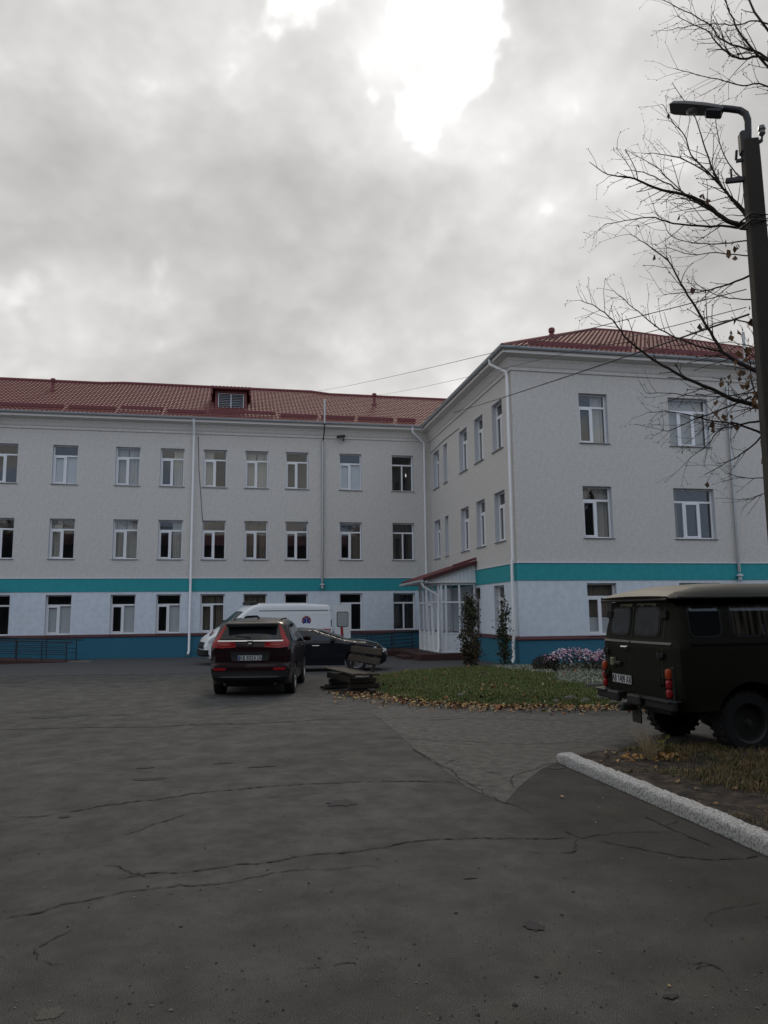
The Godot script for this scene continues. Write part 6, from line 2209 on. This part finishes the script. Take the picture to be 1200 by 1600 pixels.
		for kind in 3:
			var fl := MB.new()
			for i in int(q[5] / 3):
				var a := R.randf() * TAU
				var rr := sqrt(R.randf())
				var p := Vector3(cos(a) * rr * q[3] * 0.95, 0, sin(a) * rr * q[3] * 0.6)
				p.y = q[4] * sqrt(maxf(0.05, 1 - rr * rr * 0.75)) * R.randf_range(0.86, 1.1)
				var nn := Vector3(R.randf_range(-0.7, 0.7), 0.8, R.randf_range(0.0, 0.9)).normalized()
				var s1 := nn.cross(Vector3.RIGHT).normalized()
				var s2 := nn.cross(s1)
				var rad := R.randf_range(0.016, 0.027)
				for k in 8:
					var a0 := TAU * k / 8
					var a1 := TAU * (k + 0.8) / 8
					fl.tri(p, p + (s1 * cos(a1) + s2 * sin(a1)) * rad + nn * 0.006, p + (s1 * cos(a0) + s2 * sin(a0)) * rad + nn * 0.006)
			var cc: Color = [srgb(0.75, 0.68, 0.70), srgb(0.60, 0.36, 0.46), srgb(0.45, 0.17, 0.30)][kind if q[5] > 100 else 2]
			var fm := mat(cc, 0.8)
			fm.cull_mode = BaseMaterial3D.CULL_DISABLED
			part("flowers", fl, fm, T)
	# columnar shrubs
	for q in [["broad brownish green columnar shrub before the glazed porch", 7.36, -23.3, 2.2, 0.29, 2600, 1], ["slim dark green columnar shrub by the white downpipe", 8.62, -23.62, 2.24, 0.18, 950, 2]]:
		var base := Vector3(q[1], lawn_y(q[1], q[2]), q[2])
		var T := thing("columnar_shrub", q[0], "shrub", base, 0.0, "columnar shrubs before the wing")
		var stm := MB.new()
		var fo := MB.new()
		for s in 5:
			var a := TAU * s / 5
			var hh: float = q[3] * R.randf_range(0.7, 0.97)
			var pts := []
			for k in 7:
				var t := k / 6.0
				pts.append(Vector3(cos(a), 0, sin(a)) * q[4] * 0.4 * sin(t * 2.6) + Vector3(0, hh * t, 0))
			stm.tube(pts, [0.018, 0.016, 0.014, 0.012, 0.009, 0.006, 0.003], 6)
		part("stem", stm, M.bark, T)
		var clumps := []
		for i in (46 if q[6] == 1 else 34):
			var t := pow(R.randf(), 0.85)
			var rad: float = q[4] * (0.45 + 0.75 * sin(PI * clampf(t * 0.86 + 0.16, 0, 1))) * (0.8 if t > 0.85 else 1.0)
			var a := R.randf() * TAU
			clumps.append([Vector3(cos(a) * rad * R.randf_range(0.3, 0.85), 0.12 + t * (q[3] - 0.2), sin(a) * rad * R.randf_range(0.3, 0.85)), R.randf_range(0.10, 0.19), t])
		for i in q[5]:
			var c = clumps[R.randi() % clumps.size()]
			var p: Vector3 = c[0] + Vector3(R.randfn(0, 0.5), R.randfn(0, 0.75), R.randfn(0, 0.5)) * c[1]
			if p.y < 0.03: continue
			var brown := 0.75 if q[6] == 1 and R.randf() < 0.9 - 0.55 * c[2] else R.randf() * 0.4
			var col := Color(0.024, 0.042, 0.016).lerp(Color(0.075, 0.048, 0.026), brown) * R.randf_range(0.7, 1.25)
			dry_leaf(fo, p, Vector3(R.randf_range(-1, 1), R.randf_range(0.0, 1.2), R.randf_range(-1, 1)).normalized(), R.randf_range(0.055, 0.10), Color(col.r, col.g, col.b), R)
		part("crown", fo, M.leaf, T)

func build_verge() -> void:
	var R := RandomNumberGenerator.new()
	R.seed = 12
	# whitewashed kerb, one stone after another
	var K := thing("kerb", "whitewashed chipped concrete kerb along the dry verge", "kerb", Vector3(3.80, gy(3.8, -5), -5.0))
	var z := -8.62
	var f := FastNoiseLite.new()
	f.seed = 3; f.frequency = 5.0; f.fractal_octaves = 3
	var idx := 0
	while z < 1.0:
		var L := 1.0
		var mb := MB.new()
		var n := 44
		var prof := []
		for q in [[-0.092, -0.12], [-0.09, 0.02], [-0.086, 0.075], [-0.078, 0.10], [-0.058, 0.117], [0.0, 0.122], [0.05, 0.118], [0.072, 0.10], [0.082, 0.05], [0.085, -0.12]]: prof.append(Vector2(q[0], q[1]))
		var rows := []
		for i in n + 1:
			var zz := z + 0.0015 + (L - 0.003) * i / n
			var e := minf(i, n - i)
			var inn := 0.008 if e == 0 else 0.0
			var tip := 1.0 if idx > 0 else smoothstep(-0.08, 0.22, zz + 8.62) * 0.45 + 0.55
			var row := []
			for p in prof:
				var w := Vector3(3.80 + p.x * (1 - inn * 3) * tip, gy(3.8, zz) + p.y * (tip if p.y > 0 else 1.0) - inn * 0.5, zz)
				var dn := f.get_noise_3dv(w * Vector3(1, 1, 0.8)) * 0.010 + f.get_noise_3dv(w * 4.0) * 0.011
				row.append(w + Vector3(p.x, p.y, 0).normalized() * dn - K.position)
			rows.append(row)
		for i in n:
			for k in prof.size() - 1: mb.quad(rows[i][k], rows[i + 1][k], rows[i + 1][k + 1], rows[i][k + 1])
		for k in range(1, prof.size() - 1):
			mb.tri(rows[0][0], rows[0][k], rows[0][k + 1])
			mb.tri(rows[n][0], rows[n][k + 1], rows[n][k])
		mb.smooth(50)
		part("kerb_stone", mb, M.kerb, K)
		z += L
		idx += 1
	# soil and dry grass
	var poly := PackedVector2Array([Vector2(3.88, -8.62), Vector2(4.4, -8.95), Vector2(5.2, -9.0), Vector2(9, -8.9), Vector2(14, -8.8), Vector2(14, 1.0), Vector2(3.88, 1.0)])
	var so := sheet(poly, 0.05, 0.2)
	var hum := FastNoiseLite.new()
	hum.seed = 41; hum.frequency = 1.3; hum.fractal_octaves = 4
	var vy := func(x: float, zz: float) -> float: return gy(x, zz) + 0.02 + 0.055 * smoothstep(-9.0, -8.3, zz) + 0.035 * hum.get_noise_2d(x, zz) - 0.03 * smoothstep(4.3, 3.9, x)
	for i in so.v.size():
		var q := so.v[i]
		so.v[i] = Vector3(q.x, vy.call(q.x, q.z), q.z)
	for i in range(0, so.v.size(), 3):
		var nn := (so.v[i + 1] - so.v[i]).cross(so.v[i + 2] - so.v[i]).normalized()
		if nn.y < 0: nn = -nn
		for k in 3: so.n[i + k] = nn
	so.smooth(60)
	structure("verge_soil", so, M.soil)
	var tm := []
	for i in 3: tm.append(tuft_mesh(R, 12, 0.09, 0.05, Color(0.22, 0.155, 0.07), Color(0.12, 0.09, 0.035), 0.0035))
	for i in 2: tm.append(tuft_mesh(R, 12, 0.08, 0.05, Color(0.05, 0.07, 0.02), Color(0.10, 0.095, 0.035), 0.0035))
	var spots := []
	while spots.size() < 7000:
		var p := Vector2(R.randf_range(3.95, 9.5), R.randf_range(-8.95, -3.0))
		if not inside(p, poly): continue
		var bare := smoothstep(5.2, 4.2, p.x) * 0.75
		if hum.get_noise_2d(p.x * 0.7 + 50, p.y * 0.7) < R.randf_range(-0.7, 0.3) + bare: continue
		spots.append([R.randi() % 3 if R.randf() < 0.72 else 3 + R.randi() % 2, Transform3D(Basis(Vector3.UP, R.randf() * TAU).scaled(Vector3(1, R.randf_range(0.5, 1.0), 1) * R.randf_range(0.6, 1.3)), Vector3(p.x, vy.call(p.x, p.y) - 0.004, p.y))])
	scatter("dry_grass", "dry yellowish grass on the verge behind the kerb", "grass", tm, M.leaf, spots)
	# one tall dead tuft and the small plant beside it
	var tp := Vector3(4.62, vy.call(4.62, -8.05), -8.05)
	var T := thing("dead_grass_tuft", "tall dead grass tuft with pale blades on the verge", "grass tuft", tp)
	var bl := MB.new()
	for i in 70:
		var a := R.randf() * TAU
		var h := R.randf_range(0.12, 0.36)
		var ln := R.randf_range(0.05, 0.22)
		var o := Vector3(R.randfn(0, 0.03), 0, R.randfn(0, 0.03))
		var d := Vector3(cos(a), 0, sin(a))
		bl.tube([o, o + d * ln * 0.3 + Vector3(0, h * 0.6, 0), o + d * ln + Vector3(0, h, 0)], [0.0032, 0.0024, 0.001], 3, false)
	part("blades", bl, mat(srgb(0.40, 0.32, 0.19), 0.9), T)
	var gl := MB.new()
	for i in 40: dry_leaf(gl, Vector3(R.randfn(0, 0.10) + (-0.22 if i < 14 else 0.20), R.randf_range(0.01, 0.05), R.randfn(0, 0.06) + 0.05), Vector3(R.randf_range(-1, 1), R.randf_range(-0.1, 0.35), R.randf_range(-1, 1)).normalized(), R.randf_range(0.05, 0.10), Color(0.42, 0.28, 0.09).lerp(Color(0.34, 0.16, 0.06), R.randf()), R)
	part("fallen_leaves", gl, M.leaf, T)
	T = thing("weed", "small yellow green weed beside the dead grass tuft", "plant", Vector3(5.02, vy.call(5.02, -8.35), -8.35))
	var wd := MB.new()
	for i in 26: dry_leaf(wd, Vector3(R.randfn(0, 0.03), R.randf_range(0.02, 0.17), R.randfn(0, 0.03)), Vector3(R.randf_range(-1, 1), R.randf_range(-0.1, 0.8), R.randf_range(-1, 1)).normalized(), R.randf_range(0.04, 0.07), Color(0.22, 0.21, 0.03).lerp(Color(0.08, 0.12, 0.03), R.randf()), R)
	part("foliage", wd, M.leaf, T)
	var sp := MB.new()
	sp.tube([Vector3.ZERO, Vector3(0.01, 0.15, 0)], [0.004, 0.002], 4)
	part("stem", sp, M.bark, T)
	# leaves and bits on the soil
	var lm := []
	for i in 3: lm.append(leaf_mesh(R))
	spots = []
	for i in 170:
		var x := R.randf_range(3.98, 8.5)
		var zz := R.randf_range(-8.8, -3.2)
		var c := Color(0.26, 0.16, 0.06).lerp(Color(0.09, 0.05, 0.03), R.randf())
		spots.append([R.randi() % 3, Transform3D(Basis.from_euler(Vector3(R.randfn(0, 0.4), R.randf() * TAU, R.randfn(0, 0.4))).scaled(Vector3.ONE * R.randf_range(0.018, 0.045)), Vector3(x, vy.call(x, zz) + 0.015, zz)), c])
	scatter("verge_leaves", "brown fallen leaves scattered over the dry verge soil", "leaves", lm, M.leaf, spots, true)

# ------------------------------------------------------------------ behind the camera: what the windows mirror, and a canopy added for shade
func build_behind() -> void:
	var R := RandomNumberGenerator.new()
	R.seed = 33
	var B := thing("unseen_building", "long two storey grey building unseen behind the viewer with a flat canopy added to shade the yard", "building", Vector3(-2, gy(0, 4), 5.2))
	var mb := MB.new()
	mb.box(Vector3(0, 4.0, 5), Vector3(64, 8.8, 10))  # unseen block, set close to darken window reflections and the near ground
	part("wall", mb, M.pole, B)
	mb = MB.new()
	mb.prism(PackedVector2Array([Vector2(-5.6, 0), Vector2(5.6, 0), Vector2(0, 1.6)]), -32.5, 32.5, Transform3D(Basis(Vector3.UP, PI / 2), Vector3(0, 8.4, 5)))
	part("roof", mb, M.roof_dark, B)
	for i in 20:
		for k in 2:
			if i == 10 and k == 0: continue
			mb = MB.new()
			mb.cbox(Vector3(-29.5 + i * 3.05, 1.9 + k * 3.6, -0.01), Vector3(1.3, 1.8, 0.06), 0.01)
			part("window", mb, M.carglass, B)
	mb = MB.new()
	mb.cbox(Vector3(2.6, 3.25, -3.25), Vector3(15.0, 0.3, 6.5), 0.03)
	part("shade_canopy", mb, M.pole, B)  # unseen slab added to shade the ground nearest the camera
	for x in [-3.4, 8.6]:
		mb = MB.new()
		mb.tube([Vector3(x, -0.2, -4.9), Vector3(x, 3.12, -4.9)], [0.11], 14)
		part("shade_canopy_column", mb, M.pole, B)  # carries the added shading slab, also out of view
	mb = MB.new()
	mb.cbox(Vector3(1.0, 1.1, -0.02), Vector3(1.8, 2.3, 0.08), 0.01)
	part("door", mb, M.wood_dark, B)
	var proto: Node3D = null
	for q in [[-26, 1.5, 1.15], [-19, 2.0, 1.25], [-13, 1.0, 1.1], [-8.5, 2.2, 1.2], [12.5, 1.8, 1.2], [18.5, 1.2, 1.1], [25, 2.0, 1.25]]:
		if proto == null:
			proto = thing("yard_tree", "bare leafless tree in the row across the yard from the hospital", "tree", Vector3.ZERO, 0.0, "bare trees behind the viewer")
			var tr := MB.new()
			tr.tube([Vector3(0, -0.2, 0), Vector3(0.05, 2, 0), Vector3(-0.05, 4.5, 0.1), Vector3(0.1, 7.5, 0)], [0.22, 0.18, 0.13, 0.05], 10)
			part("trunk", tr, M.bark, proto)
			var lv := []
			var cr := MB.new()
			for k in 46:
				var a := R.randf() * TAU
				var y := R.randf_range(2.2, 7.4)
				twig(cr, Vector3(0, y, 0), Vector3(cos(a), 0.75, sin(a)), R.randf_range(2.0, 3.4) * (1.15 - y * 0.06), 0.05, 2, R, lv)
			part("crown", cr, M.bark, proto)
			proto.position = Vector3(q[0], SLOPE * q[1], q[1])
			proto.scale = Vector3.ONE * q[2]
		else:
			var d: Node3D = proto.duplicate()
			d.name = numbered("yard_tree")
			add_child(d)
			d.position = Vector3(q[0], SLOPE * q[1], q[1])
			d.rotation.y = R.randf() * TAU
			d.scale = Vector3.ONE * q[2]
